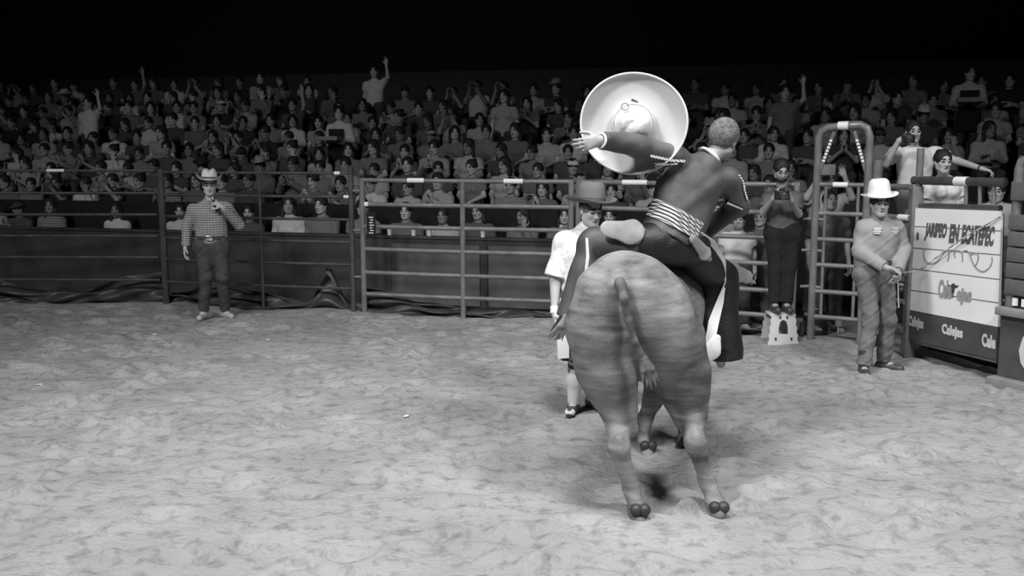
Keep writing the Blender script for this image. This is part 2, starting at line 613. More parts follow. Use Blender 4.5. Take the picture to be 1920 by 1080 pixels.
def skinned(name, prims, h, mats, parent=None, slot_fn=None, **kw):
    vs, qs = implicit(prims, h, **kw)
    me = fast_mesh(name, vs, qs, mats, slot_fn)
    o = bpy.data.objects.new(name, me)
    COL.objects.link(o)
    if parent is not None:
        o.parent = parent
    return o


# ------------------------------------------------------------------ people
def frame(f, u):
    f = nrm(f); r = nrm(np.cross(f, u)); u = np.cross(r, f)
    return r, f, u          # r = person's right


def head_prims(c, f, u, s=1.0, mouth=0.0):
    r, f, u = frame(f, u)
    R = np.stack([r, f, u])
    def P(x, y, z): return c + s * (r * x + f * y + u * z)
    P_ = []
    P_.append(ell(P(0, -0.012, 0.03), V(.075, .093, .088) * s, .02, R))
    P_.append(ell(P(0, .03, -.035), V(.059, .058, .078) * s, .03, R))
    P_.append(ell(P(0, .066, -.092), V(.024, .02, .018) * s, .025, R))
    P_.append(cap(P(-.05, .0, -.055), P(-.02, .055, -.085), .02 * s, .018 * s, .03))
    P_.append(cap(P(.05, .0, -.055), P(.02, .055, -.085), .02 * s, .018 * s, .03))
    for sx in (-1, 1):
        P_.append(ell(P(sx * .036, .062, -.018), V(.022, .018, .02) * s, .02, R))
        P_.append(ell(P(sx * .031, .098, .010), V(.017, .02, .012) * s, .01, R, neg=True))
        P_.append(ell(P(sx * .031, .077, .010), V(.014, .012, .012) * s, .004, R))
        P_.append(ell(P(sx * .076, -.008, .0), V(.010, .02, .032) * s, .008, R))
    P_.append(cap(P(-.032, .085, .032), P(.032, .085, .032), .010 * s, .010 * s, .014))
    P_.append(cap(P(0, .084, .02), P(0, .104, -.024), .008 * s, .013 * s, .012))
    P_.append(cap(P(-.012, .094, -.028), P(.012, .094, -.028), .008 * s, .008 * s, .006))
    P_.append(ell(P(0, .086, -.052), V(.024, .010, .006) * s, .005, R))
    P_.append(ell(P(0, .083, -.066 - mouth), V(.021, .011, .007) * s, .006, R))
    if mouth > 0:
        P_.append(ell(P(0, .094, -.059 - mouth / 2), V(.018, .016, .004 + mouth / 2) * s, .003, R, neg=True))
    return P_


def face_slots(c, f, u, s=1.0, glasses=False):
    r, f, u = frame(f, u)
    def fn(cen):
        q = (cen - c) / s
        x, y, z = q @ r, q @ f, q @ u
        out = np.zeros(len(cen))
        ax = np.abs(x)
        front = y > .055
        eye = front & (((ax - .031) / .016) ** 2 + ((z - .009) / .0085) ** 2 < 1)
        brow = front & (ax > .012) & (ax < .052) & (np.abs(z - (.036 - .1 * (ax - .03))) < .0065)
        lips = front & (((x) / .026) ** 2 + ((z + .06) / .011) ** 2 < 1)
        out[eye | brow] = 1
        out[lips] = 2
        nost = front & (np.abs(ax - .007) < .005) & (np.abs(z + .036) < .004)
        out[nost] = 1
        return out
    return fn


def hand_prims(w, d, pn, side, curl=0.4, s=1.0, thumb=0.6, k=.010):
    """w wrist, d direction of the fingers, pn palm normal (the way the palm faces), side: +1 thumb on cross(d,pn)"""
    d = nrm(d); pn = nrm(pn - d * np.dot(pn, d))
    t = np.cross(d, pn) * side          # thumb side
    out = [cap(w, w + d * .03 * s, .027 * s, .026 * s, .02, sq=(pn, .72))]
    kn = []
    for i in range(4):
        o_ = (.030, .010, -.010, -.029)[i] * s
        ln = (.088, .095, .091, .083)[i] * s
        kp = w + d * ln + t * o_
        kn.append(kp)
        out.append(cap(w + d * .028 * s + t * o_ * .6, kp, .0165 * s, .0125 * s, .018, sq=(pn, .85)))
    out.append(ell(w + d * .035 * s + t * .022 * s + pn * .006 * s, .020 * s, .015))
    for i in range(4):
        Ls = [(.040, .024, .020), (.045, .028, .021), (.041, .026, .021), (.033, .019, .018)][i]
        ang = 0.0
        p = kn[i]
        sp = (.10, .03, -.04, -.12)[i]
        for j, Lj in enumerate(Ls):
            ang += curl * (0.9, 1.1, 0.8)[j] * (1 + .12 * i)
            dd = nrm(d * math.cos(ang) + pn * math.sin(ang) + t * sp)
            q = p + dd * Lj * s
            out.append(cap(p, q, (.0092 - .0008 * j) * s, (.0086 - .0010 * j) * s, .005))
            p = q
    b0 = w + d * .022 * s + t * .022 * s
    t1 = nrm(t * .85 + d * .55 + pn * (.25 + .5 * thumb))
    t2 = nrm(t * (.55 - .5 * thumb) + d * .8 + pn * (.2 + .8 * thumb))
    p1 = b0 + t1 * .042 * s
    p2 = p1 + t2 * .033 * s
    p3 = p2 + nrm(t2 + d * .3 - t * .3 * thumb) * .026 * s
    out += [cap(b0, p1, .0155 * s, .012 * s, .012), cap(p1, p2, .0115 * s, .0105 * s, .006), cap(p2, p3, .0102 * s, .0085 * s, .004)]
    return out


def perp(v, ref):
    v = nrm(v)
    return nrm(ref - v * np.dot(ref, v))


def body_prims(J, woman=False, g=1.0, with_feet=True):
    """J: joints of a pose. Right/left are the person's own (suffix R, L)"""
    P_ = []
    pel, chest, neck, head = J['pelvis'], J['chest'], J['neck'], J['head']
    fr = J['front']
    SL, SR, HL, HR = J['shL'], J['shR'], J['hipL'], J['hipR']
    sq = (nrm(fr), .72)
    mid = (pel + chest) / 2
    ax = nrm(SL - SR)
    P_.append(cap(HL, HR, .105 * g, .105 * g, .06, sq=(nrm(fr), .95)))
    P_.append(cap(pel - ax * .05, mid - ax * .045, .12 * g, .105 * g, .06, sq=sq))
    P_.append(cap(pel + ax * .05, mid + ax * .045, .12 * g, .105 * g, .06, sq=sq))
    for sg in (-1, 1):
        P_.append(cap(mid + ax * .045 * sg, chest + ax * .06 * sg, .108 * g, .118 * g, .06, sq=(nrm(fr), .85)))
    upc = nrm(neck - pel)
    P_.append(cap(SL - ax * .045 - upc * .045, SR + ax * .045 - upc * .045, .055 * g, .055 * g, .06))
    P_ += [cap(neck - upc * .015, SS - upc * .035 - ax * .03 * q, .036 * g, .040 * g, .05) for SS, q in ((SL, 1), (SR, -1))]
    P_.append(cap(chest - upc * .02, neck - upc * .06, .10 * g, .052 * g, .06, sq=sq))
    if woman:
        for sg in (-1, 1):
            P_.append(ell(chest + ax * .065 * sg + nrm(fr) * .085, .055, .04))
    P_.append(cap(neck - upc * .02, head - J['up'] * .05 - J['face'] * .01, .056, .052, .025))
    for s_, S, E, Wt in (('L', SL, J['elL'], J['wrL']), ('R', SR, J['elR'], J['wrR'])):
        P_ += [cap(S + (E - S) * .08, E, .048 * g, .038 * g, .035), cap(E, Wt, .042 * g, .027, .02)]
        P_.append(ell(S + (E - S) * .14, .055 * g, .04))
        P_ += hand_prims(Wt, J.get('hd' + s_, Wt - E), J.get('pn' + s_, nrm(fr)), J.get('ts' + s_, 1), J.get('curl' + s_, .35), thumb=J.get('th' + s_, .5))
    for s_, H, K, A in (('L', HL, J['knL'], J['anL']), ('R', HR, J['knR'], J['anR'])):
        P_ += [cap(H, K, .088 * g, .058 * g, .05), cap(K, K + (A - K) * .35, .056 * g, .055 * g, .03),
               cap(K + (A - K) * .3, A, .056 * g, .037, .03)]
        if with_feet:
            t = J['toe' + s_]
            P_ += [cap(A - V(0, 0, .02), A + t * .14 - V(0, 0, .055), .036, .030, .03), ell(A - t * .03 - V(0, 0, .045), .032, .03)]
    return P_


def torso_cover(J, inf, g=1.0, woman=False, low=0.0):
    """shirt or jacket volume around the trunk"""
    pel, chest, neck = J['pelvis'], J['chest'], J['neck']
    fr = nrm(J['front']); SL, SR = J['shL'], J['shR']
    ax = nrm(SL - SR); mid = (pel + chest) / 2
    upc = nrm(neck - pel)
    P_ = []
    lowp = pel - upc * low
    for sg in (-1, 1):
        P_.append(cap(mid + ax * .045 * sg, lowp + ax * .055 * sg, (.105 * g + inf), (.12 * g + inf), .06, flat=1, sq=(fr, .80)))
        P_.append(cap(mid + ax * .045 * sg, chest + ax * .06 * sg, .108 * g + inf, .118 * g + inf, .06, sq=(fr, .88)))
    P_.append(cap(SL - ax * .045 - upc * .045, SR + ax * .045 - upc * .045, .055 * g + inf, .055 * g + inf, .06))
    P_ += [cap(neck - upc * .03, SS - upc * .035 - ax * .03 * q, .036 * g + inf, .040 * g + inf, .05) for SS, q in ((SL, 1), (SR, -1))]
    P_.append(cap(chest - upc * .02, neck - upc * .075, .10 * g + inf, .052 * g + inf, .06, sq=(fr, .76)))
    if woman:
        for sg in (-1, 1):
            P_.append(ell(chest + ax * .065 * sg + fr * .085, .055 + inf, .04))
    return P_


def sleeve(S, E, Wt, inf, frac, g=1.0):
    """frac 0..2: how far along shoulder-elbow-wrist the sleeve goes"""
    out = [ell(S + (E - S) * .14, .055 * g + inf, .04)]
    if frac <= 1:
        out.append(cap(S + (E - S) * .08, S + (E - S) * frac, .049 * g + inf, (.046 * g + inf) * 1.08, .03, flat=1))
    else:
        out.append(cap(S + (E - S) * .08, E, .050 * g + inf, .042 * g + inf, .03))
        out.append(cap(E, E + (Wt - E) * (frac - 1), .045 * g + inf, .034 + inf, .03, flat=1))
    return out


def trouser_prims(J, inf, frac=2.0, g=1.0, flare=0.0):
    P_ = []
    fr = nrm(J['front'])
    ax = nrm(J['hipL'] - J['hipR'])
    pel = J['pelvis']; mid = (pel + J['chest']) / 2
    upc = nrm(J['chest'] - pel)
    P_.append(cap(J['hipL'], J['hipR'], .108 * g + inf, .108 * g + inf, .06, sq=(fr, .95)))
    for sg in (-1, 1):
        P_.append(cap(pel + ax * .05 * sg - upc * .02, pel + ax * .05 * sg + upc * .06, .118 * g + inf, .112 * g + inf, .05, flat=1, sq=(fr, .80)))
    for s_ in 'LR':
        H, K, A = J['hip' + s_], J['kn' + s_], J['an' + s_]
        if frac <= 1:
            P_.append(cap(H, H + (K - H) * frac, .09 * g + inf, .085 * g + inf, .05, flat=1))
        else:
            P_.append(cap(H, K, .09 * g + inf, .062 * g + inf, .05))
            e = K + (A - K) * (frac - 1)
            P_.append(cap(K, e, .061 * g + inf, .052 + inf + flare, .03, flat=1))
    return P_


def shoe_prims(A, toe, kind='boot', sole=0.0):
    up = V(0, 0, 1)
    P_ = [cap(A + up * .03, A - up * .03, .046, .043, .03),
          cap(A - up * .045 - toe * .04, A - up * .055 + toe * .16, .044, .038, .03),
          ell(A - up * .065 - toe * .045, V(.036, .036, .024), .02)]
    if kind == 'boot':
        P_.append(cap(A + up * .02, A + up * .14, .047, .055, .03))
    return P_


def cowboy_hat(name, c, f, u, material, band, parent, crown_h=.125, brim=.165, curl=.06, rc=.085, dent=True, dip=0.0):
    r, f, u = frame(f, u)
    n = 56
    prof = [(.0, crown_h), (rc * .35, crown_h - .004), (rc * .7, crown_h + .002), (rc * .92, crown_h - .018), (rc * 1.02, crown_h * .6), (rc * 1.08, .03), (rc * 1.12, .004),
            (rc * 1.3, -.002), (brim * .75, -.004), (brim * .95, .001), (brim, .004), (brim, -.002), (brim * .95, -.006), (brim * .75, -.011), (rc * 1.3, -.010), (rc * 1.08, -.008), (rc * 1.0, .03), (0.0, .05)]
    vs, fs = [], []
    for (rad, h) in prof:
        for k in range(n):
            t = 2 * math.pi * k / n
            x, y = math.cos(t), math.sin(t)     # x along r, y along f
            ex = 1.0
            ey = 1.18
            hh = h
            b_ = max(0, (rad - rc * 1.1) / (brim - rc * 1.1))
            hh += curl * b_ ** 1.7 * (x * x) * 1.0 - dip * b_ * abs(y)
            inx = rad * (1 - .16 * b_ * x * x * (curl / .06))
            if dent and h > crown_h * .8 and rad < rc:
                hh -= .028 * math.exp(-(rad * x / .022) ** 2) * (1 - .3 * abs(y))
                hh += .012 * (-y) * (rad / rc)
            vs.append(c + r * inx * x * ex + f * rad * y * ey + u * hh)
    m_ = len(prof)
    for i in range(m_ - 1):
        for k in range(n):
            k2 = (k + 1) % n
            fs.append((i * n + k, i * n + k2, (i + 1) * n + k2, (i + 1) * n + k))
    b0 = MB(); b0.add(vs, fs, True)
    hat = b0.build(name, material, parent)
    bb = MB()
    rows = []
    for (rad, h) in [(rc * 1.10, .008), (rc * 1.125, .009), (rc * 1.105, .032), (rc * 1.08, .033)]:
        rows += [c + r * rad * math.cos(2 * math.pi * k / n) + f * rad * 1.18 * math.sin(2 * math.pi * k / n) + u * h for k in range(n)]
    fs = []
    for i in range(4):
        for k in range(n):
            k2 = (k + 1) % n; j = (i + 1) % 4
            fs.append((i * n + k, i * n + k2, j * n + k2, j * n + k))
    bb.add(rows, fs, True)
    bb.build('hat_band', band, hat)
    return hat


def standing(base, facing, height=1.75, lean=0.0):
    """default standing joints; base = ground point between feet, facing = yaw vector"""
    f = nrm(V(facing[0], facing[1], 0)); u = V(0, 0, 1); l = np.cross(u, f)      # l = person's left
    k = height / 1.75
    b_ = V(*base)
    def P(x, y, z): return b_ + (l * x + f * y + u * z) * k
    J = dict(front=f, up=u, face=f, k=k, P=P, l=l)
    J.update(pelvis=P(0, 0, .96), chest=P(0, 0, 1.27), neck=P(0, -.01, 1.47), head=P(0, .02, 1.63),
             shL=P(.185, -.01, 1.385), shR=P(-.185, -.01, 1.385), elL=P(.24, -.03, 1.12), elR=P(-.24, -.03, 1.12),
             wrL=P(.25, .05, .88), wrR=P(-.25, .05, .88), hipL=P(.095, 0, .90), hipR=P(-.095, 0, .90),
             knL=P(.12, .02, .49), knR=P(-.12, .02, .49), anL=P(.14, -.02, .095), anR=P(-.14, -.02, .095),
             toeL=nrm(f + l * .3), toeR=nrm(f - l * .3))
    J['pnL'] = -l; J['pnR'] = l; J['tsL'] = -1; J['tsR'] = 1
    return J


# ================================================================== SETTING
def dirt_height(x, y):
    h = (0.012 * np.sin(2.1 * x + 1.3 * np.sin(1.7 * y)) + 0.010 * np.sin(3.7 * y + 1.1 * np.sin(2.9 * x))
         + 0.007 * np.sin(9.1 * x + 2 * np.sin(5.3 * y)) * np.sin(8.3 * y + 1.5 * np.sin(4.1 * x)))
    return h


def fence_y(x):
    return np.interp(x, FX, FY)


A0, A1, B1, B2, C1, D1, E1, F1, G1, H1 = [G(*q) for q in
    [(-150, 571), (311, 574), (666, 590), (681, 591), (1072, 609), (1497, 641), (1519, 643), (1612, 652), (1701, 672), (1872, 719)]]
K0, K1 = G(1872, 720), G(2060, 764)
FX = [A0[0], A1[0], B1[0], C1[0], D1[0], F1[0], G1[0]]
FY = [A0[1], A1[1], B1[1], C1[1], D1[1], F1[1], G1[1]]


def build_ground():
    rs = np.random.RandomState(3)
    xs = np.arange(-10, 9.0, 0.04); ys = np.arange(1.6, 16.5, 0.04)
    Xg, Yg = np.meshgrid(xs, ys, indexing='ij')
    H = dirt_height(Xg, Yg)
    # hoof prints and clods with a shape of their own
    for _ in range(1500):
        cx, cy = rs.uniform(-9, 7), rs.uniform(2.6, 13.5)
        if cy > np.interp(cx, FX, FY) - .1:
            continue
        dep = rs.choice([-1, 1], p=[.62, .38]) * rs.uniform(.014, .045)
        sx, sy = rs.uniform(.05, .12), rs.uniform(.04, .08)
        i0, i1 = np.searchsorted(xs, [cx - .35, cx + .35]); j0, j1 = np.searchsorted(ys, [cy - .3, cy + .3])
        q = ((Xg[i0:i1, j0:j1] - cx) / sx) ** 2 + ((Yg[i0:i1, j0:j1] - cy) / sy) ** 2
        H[i0:i1, j0:j1] += dep * (np.exp(-q * .7) - .45 * np.exp(-(np.sqrt(q + 1e-6) - 1.9) ** 2 * 2.2))
    # a low bank of pushed-up dirt along the fence foot
    fy = np.interp(Xg, FX, FY)
    H += 0.03 * np.exp(-((Yg - (fy + .05)) / .22) ** 2) * (1 + .5 * np.sin(2.3 * Xg))
    n0, n1 = len(xs), len(ys)
    vs = np.stack([Xg, Yg, H], -1).reshape(-1, 3)
    I = np.arange(n0 * n1).reshape(n0, n1)
    q = np.stack([I[:-1, :-1], I[1:, :-1], I[1:, 1:], I[:-1, 1:]], -1).reshape(-1, 4)
    o = link('floor', fast_mesh('floor', vs, q, M['dirt']))
    tag(o, kind='structure')
    return xs, ys, H


GXS, GYS, GH = build_ground()


def gz(x, y):
    i = min(max(int(round((x - GXS[0]) / .04)), 0), len(GXS) - 1)
    j = min(max(int(round((y - GYS[0]) / .04)), 0), len(GYS) - 1)
    return float(GH[i, j])


# barrier wall behind the fence, then stepped stands; both run along a slanted line
LS = -0.27
LD = nrm(V(1, LS, 0)); LN = V(-LD[1], LD[0], 0)       # along, and away from the arena


def line_pt(x, off, z=0.0):
    """point at world x on the line that lies off metres behind the wall's foot"""
    return V(x, 12.95 + LS * x + off / LN[1], z)


def slab(name, x0, x1, o0, o1, z0, z1, material, parent=None):
    b_ = MB()
    p0, p1 = line_pt(x0, 0), line_pt(x1, 0)
    c = (p0 + p1) / 2 + LN * (o0 + o1) / 2
    c[2] = (z0 + z1) / 2
    b_.box(c, (np.linalg.norm(p1 - p0), o1 - o0, z1 - z0), (LD, LN, (0, 0, 1)))
    return b_.build(name, material, parent)


N_ROWS = 11
ROW_OFF = [1.05] + [2.35 + .82 * k for k in range(N_ROWS)]
ROW_Z = [0.03] + [0.36 + .262 * k + .006 * k * k for k in range(N_ROWS)]
tag(slab('wall_back', -12, 2.95, 0, .06, -.05, .93, M['board_dark']), kind='structure')
tag(slab('trim_1', -12, 2.95, -.02, .10, .93, .965, M['board_dark']), kind='structure')
for i, (x0, x1) in enumerate([(-1.62, -.42), (-.3, 1.0), (1.15, 2.2)]):
    o = slab('barrier_board', x0, x1, -.045, -.003, .04, .86, M['board_grey'])
    tag(o, ['grey board leaning on the dark barrier behind the gate, left of its middle upright',
            'grey board on the dark barrier behind the gate, right of its middle upright',
            'grey board on the barrier behind the bull'][i], 'board', 'grey boards on the barrier wall')
tag(slab('wall_middle', -13, 9, 1.62, 1.70, 0, 1.28, M['black_drape']), kind='structure')
tag(slab('wall_rear', -20, 16, ROW_OFF[-1] + 1.0, ROW_OFF[-1] + 1.1, 0, 9.5, M['black_drape']), kind='structure')
tag(slab('floor_stand_front', -13, 9, .3, 1.62, -.05, 0.03, M['stand']), kind='structure')
for k in range(1, N_ROWS + 1):
    o = slab('grandstand_step', -16, 12, ROW_OFF[k] - .52, ROW_OFF[k] + .30 + (.6 if k == N_ROWS else 0), -.02, ROW_Z[k], M['stand'])
    tag(o, kind='structure')
    o = slab('bench', -15.5, 11.5, ROW_OFF[k] - .13, ROW_OFF[k] + .22, ROW_Z[k] - .01, ROW_Z[k] + .43, M['bench'])
    tag(o, 'long dark bench under the %s of the raised rows of spectators' % ['first', 'second', 'third', 'fourth', 'fifth', 'sixth', 'seventh', 'eighth', 'ninth', 'tenth', 'topmost'][k - 1], 'bench', 'benches of the stands')
tag(slab('bench', -12, 2.9, ROW_OFF[0] - .13, ROW_OFF[0] + .22, .02, .46, M['bench']), 'low bench behind the barrier wall under the front row of spectators', 'bench', 'benches of the stands')

# ------------------------------------------------------------------ fence
def fence_panel(p0, p1, zs, ups, rr, rm, label, group=None, name='fence_panel', stickers=(), zlow=0.0, ext=0.0, cat='fence'):
    p0, p1 = V(*p0), V(*p1)
    L_ = np.linalg.norm(p1 - p0)
    d = (p1 - p0) / L_
    root = empty(name, tuple(p0), 0, label, cat, group)
    org = p0
    def Q(s, z): return d * s + V(0, 0, z)
    for z in zs:
        b_ = MB(); b_.tube([Q(0, z), Q(L_ * .33, z - .004), Q(L_ * .66, z - .003), Q(L_, z)], rr)
        r_ = b_.build('rail', rm, root)
        for (s, zz, w) in stickers:
            if abs(zz - z) < .05:
                s_ = MB(); s_.tube([Q(s - w / 2, z), Q(s + w / 2, z)], rr + .003)
                s_.build('sticker', M['sticker'], r_)
    for (s, r2, z1) in ups:
        b_ = MB(); b_.tube([Q(s, zlow - .03), Q(s, z1)], r2)
        b_.build('upright', rm, root)
    return root, d, L_


def s_of(px, p0, p1, z):
    """distance along the panel line where the view column px meets it"""
    d = nrm(V(*p1) - V(*p0))
    r = ray(px, 340)
    A = np.array([[d[0], -r[0]], [d[1], -r[1]]])
    s, t = np.linalg.solve(A, -V(*p0)[:2])
    return s


ZD = [.36, .67, .96, 1.25, 1.54, 1.84]
ZG = [.28, .56, .86, 1.15, 1.43, 1.735]
fence_panel(A0, A1 - V(.06, 0, 0), ZD, [(.0, .03, 1.84), (s_of(303, A0, A1, 1), .035, 1.86)], .019, M['rail_dark'],
            'dark pipe fence panel at the far left, with one white sticker on its top rail', 'dark fence panels', stickers=[(s_of(106, A0, A1, 1), 1.84, .24)])
fence_panel(A1, B1, [z - .02 for z in ZD], [(.0, .035, 1.86), (s_of(486, A1, B1, 1), .02, 1.80), (np.linalg.norm(B1 - A1) - .02, .035, 1.9)], .019, M['rail_dark'],
            'dark pipe fence panel behind the announcer, up to the gate hinge post', 'dark fence panels', stickers=[(s_of(633, A1, B1, 1), 1.82, .08), (s_of(650, A1, B1, 1), 1.52, .08)])
g, gd, gL = fence_panel(B2, C1, ZG, [(.02, .036, 1.76), (s_of(867, B2, C1, 1), .034, 1.735), (np.linalg.norm(C1 - B2) - .02, .036, 1.76)], .028, M['rail'],
            'wide grey pipe gate with middle upright, right of the hinge post', name='gate', cat='gate',
            stickers=[(s_of(780, B2, C1, 1), 1.735, .22), (s_of(963, B2, C1, 1), 1.735, .24), (s_of(687, B2, C1, 1), 1.43, .05)])
plq = MB()
for i in range(7):
    q = gd * .14 + V(0, -.045, 1.07 + i * .033)
    plq.box(q + gd * (.0 + .01 * (i % 2)), (.06 - .012 * (i % 3), .004, .012), (gd, (gd[1], -gd[0], 0), (0, 0, 1)))
plq.build('white_lettering', M['sticker'], g)
bq = MB(); bq.box(gd * .14 + V(0, -.035, 1.17), (.12, .008, .32), (gd, (gd[1], -gd[0], 0), (0, 0, 1))); bq.build('sign_plate', M['black_plastic'], g)
for z in (.5, 1.1, 1.6):
    h_ = MB(); h_.tube([V(-.10, 0, z), gd * .02 + V(0, 0, z)], .016); h_.build('hinge', M['rail'], g)
fence_panel(C1 + V(.07, 0, 0), D1 - V(.05, 0, 0), ZG, [(.0, .038, 1.76), (np.linalg.norm(D1 - C1) - .14, .036, 1.76)], .028, M['rail'],
            'grey pipe fence panel behind the bull and rider', stickers=[(s_of(1180, C1, D1, 1), 1.735, .3)])

# arched walk-through gate
root = empty('arched_gate', tuple(E1), 0, 'grey gate with a tall arched frame, between the bull and the cowboy on the right', 'gate')
wv = F1 - E1
gw = np.linalg.norm(wv); gd2 = wv / gw
def AQ(s, z): return gd2 * s + V(0, 0, z)
ZA = 2.36
arc = [AQ(.0, -.03), AQ(.0, ZA - .12), AQ(.03, ZA - .05), AQ(.10, ZA - .015), AQ(gw * .5, ZA), AQ(gw - .10, ZA + .01), AQ(gw - .03, ZA - .03), AQ(gw, ZA - .12), AQ(gw, -.03)]
b_ = MB(); b_.tube(arc, .042); fr_ = b_.build('frame', M['rail'], root)
for s0, s1 in ((.02, .16), (gw - .02, gw - .16)):
    b_ = MB(); b_.tube([AQ(s0, ZA - .50), AQ(s1, ZA - .06)], .022); b_.build('brace', M['rail'], root)
    b_ = MB()
    for i in range(7):
        t = .3 + i * .08
        q = AQ(s0 + (s1 - s0) * t, ZA - .5 + .44 * t)
        b_.box(q + V(-.01, -.03, 0), (.03, .01, .026), (gd2, (gd2[1], -gd2[0], 0), (0, 0, 1)), .003)
    b_.build('white_lettering', M['sticker'], root)
b_ = MB(); b_.tube([AQ(gw * .38, ZA), AQ(gw * .58, ZA + .003)], .046); b_.build('sticker', M['sticker'], root)
for z in [.30, .58, .87, 1.15, 1.43, 1.74]:
    b_ = MB(); b_.tube([AQ(.0, z), AQ(gw, z)], .026); r_ = b_.build('rail', M['rail'], root)
    if z > 1.7:
        b_ = MB(); b_.tube([AQ(gw * .33, z), AQ(gw * .62, z)], .029); b_.build('sticker', M['sticker'], r_)
for z in (.62, 1.36, 1.02):
    b_ = MB(); b_.tube([AQ(-.13, z), AQ(-.02, z + .01), AQ(.10, z)], .017); b_.build('latch', M['rail'], root)
for s in (.1, gw - .09):
    b_ = MB(); b_.tube([AQ(s, .3), AQ(s, 1.74)], .018); b_.build('upright', M['rail'], root)

P2 = G1 - V(.0, 0, 0)
fence_panel(F1 + V(.09, -.02, 0), P2 - V(.05, 0, 0), [.3, .58, .87, 1.15, 1.43, 1.74], [(0.0, .05, 2.0)], .028, M['rail'],
            'short grey pipe fence section behind the cowboy on the right', stickers=[(.47, 1.43, .16)])
b_ = MB(); b_.box((P2[0], P2[1], .86), (.11, .11, 1.78), None, .012); b_.tube([P2 + V(.02, 0, 1.70), P2 + V(.02, 0, 2.12)], .035)
o = b_.build('gate_post', M['rail_dark'], None)
o.data.materials[0] = M['rail']
tag(o, 'thick square steel post between the right cowboy and the white sign', 'post')

# ------------------------------------------------------------------ sign gate
SG0, SG1 = G(1703, 672), G(1870, 716)
sd = nrm(SG1 - SG0); sn = V(sd[1], -sd[0], 0)         # sn points to the arena
if sn[1] > 0: sn = -sn


def on_plane(px, py, p0=SG0, n=None):
    n = sn if n is None else n
    o_ = V(0, 0, CAM_Z); r = ray(px, py)
    t = np.dot(p0 - o_, n) / np.dot(r, n)
    return o_ + r * t


def plate(name, corners, th, n, material, parent):
    cs = [V(*c) for c in corners]
    vs = cs + [c - n * th for c in cs]
    k = len(cs)
    b_ = MB()
    b_.add(vs, [tuple(range(k)), tuple(reversed(range(k, 2 * k)))] + [(i, (i + 1) % k, (i + 1) % k + k, i + k) for i in range(k)])
    return b_.build(name, material, parent)


def lettering(txt, p0, p1, p3, material, name, parent, n, ext=.004, squash=1.0):
    """text mesh fitted to the box with lower-left p0, lower-right p1, upper-left p3"""
    cu = bpy.data.curves.new('text', 'FONT'); cu.body = txt; cu.extrude = .5; cu.offset = .05; cu.resolution_u = 3
    o_ = bpy.data.objects.new('text', cu); COL.objects.link(o_)
    dg = bpy.context.evaluated_depsgraph_get()
    me = bpy.data.meshes.new_from_object(o_.evaluated_get(dg))
    bpy.data.objects.remove(o_); bpy.data.curves.remove(cu)
    co = np.zeros(len(me.vertices) * 3, np.float32); me.vertices.foreach_get('co', co); co = co.reshape(-1, 3)
    a, b2 = co.min(0), co.max(0)
    q = (co - a) / (b2 - a)
    w3 = V(*p0) + q[:, :1] * (V(*p1) - V(*p0)) + q[:, 1:2] * (V(*p3) - V(*p0)) + (q[:, 2:3]) * n * ext
    me.vertices.foreach_set('co', w3.astype(np.float32).ravel()); me.update()
    me.materials.clear()
    return link(name, me, material, parent)


sign = empty('chute_gate', (0, 0, 0), 0, 'chute gate with a big white lettered board over a dark strip, at the right', 'gate')
OFF = sn * .05
def SP(px, py, off=.05): return on_plane(px, py, SG0 + sn * off)
wb = plate('white_board', [SP(1707, 390), SP(1877, 396), SP(1871, 613), SP(1701, 580)], .03, sn, M['sign_white'], sign)
db = plate('dark_strip', [SP(1701, 580), SP(1871, 613), SP(1868, 675), SP(1697, 635)], .03, sn, M['chute_dark'], sign)
for (a, b2) in [((1706, 424), (1876, 433)), ((1705, 464), (1875, 478)), ((1704, 503), (1874, 524)), ((1703, 543), (1872, 568))]:
    p, q = SP(*a, .0505), SP(*b2, .0505)
    s_ = MB(); s_.tube([p, q], .0035, 6); s_.build('seam', M['seam'], wb)
e0, e1 = .052, .0555
lettering('JARIPEO', SP(1733, 451, e0), SP(1773, 454, e0), SP(1737, 417, e0), M['sign_ink'], 'black_lettering', wb, sn)
lettering('EN', SP(1779, 455, e0), SP(1796, 456.5, e0), SP(1783, 420, e0), M['sign_ink'], 'black_lettering', wb, sn)
lettering('ECATEPEC', SP(1802, 457, e0), SP(1862, 462, e0), SP(1806, 421, e0), M['sign_ink'], 'black_lettering', wb, sn)
lettering('i', SP(1719, 449, e0), SP(1723, 449, e0), SP(1719, 436, e0), M['sign_ink'], 'black_lettering', wb, sn)
for pts in ([(1733, 466), (1732, 478), (1735, 489), (1743, 496), (1752, 493), (1758, 490), (1768, 477), (1778, 467), (1780, 480), (1777, 490)],
            [(1777, 468), (1789, 471), (1794, 470), (1805, 473), (1805, 491)],
            [(1789, 471), (1791, 483)],
            [(1805, 472), (1812, 469), (1818, 475), (1823, 490), (1828, 500), (1838, 509), (1847, 509), (1856, 502), (1861, 490), (1860, 482)],
            [(1819, 478), (1828, 474), (1836, 478), (1833, 492), (1828, 500)]):
    pp = [SP(x, y, .053) for x, y in pts]
    # smooth the polyline
    for _ in range(2):
        qq = [pp[0]]
        for i in range(len(pp) - 1):
            qq += [pp[i] * .75 + pp[i + 1] * .25, pp[i] * .25 + pp[i + 1] * .75]
        pp = qq + [pp[-1]]
    ribbon('scroll_ornament', pp, .014, .004, [nrm(np.cross(nrm(pp[min(i + 1, len(pp) - 1)] - pp[max(i - 1, 0)]), sn)) for i in range(len(pp))], M['sign_ink2'], wb)
lettering('Cale', SP(1759, 558, e0), SP(1784, 561, e0), SP(1761, 523, e0), M['sign_ink2'], 'logo_lettering', wb, sn)
lettering('ejas', SP(1793, 571, e0), SP(1821, 575, e0), SP(1795, 538, e0), M['sign_ink2'], 'logo_lettering', wb, sn)
b_ = MB()
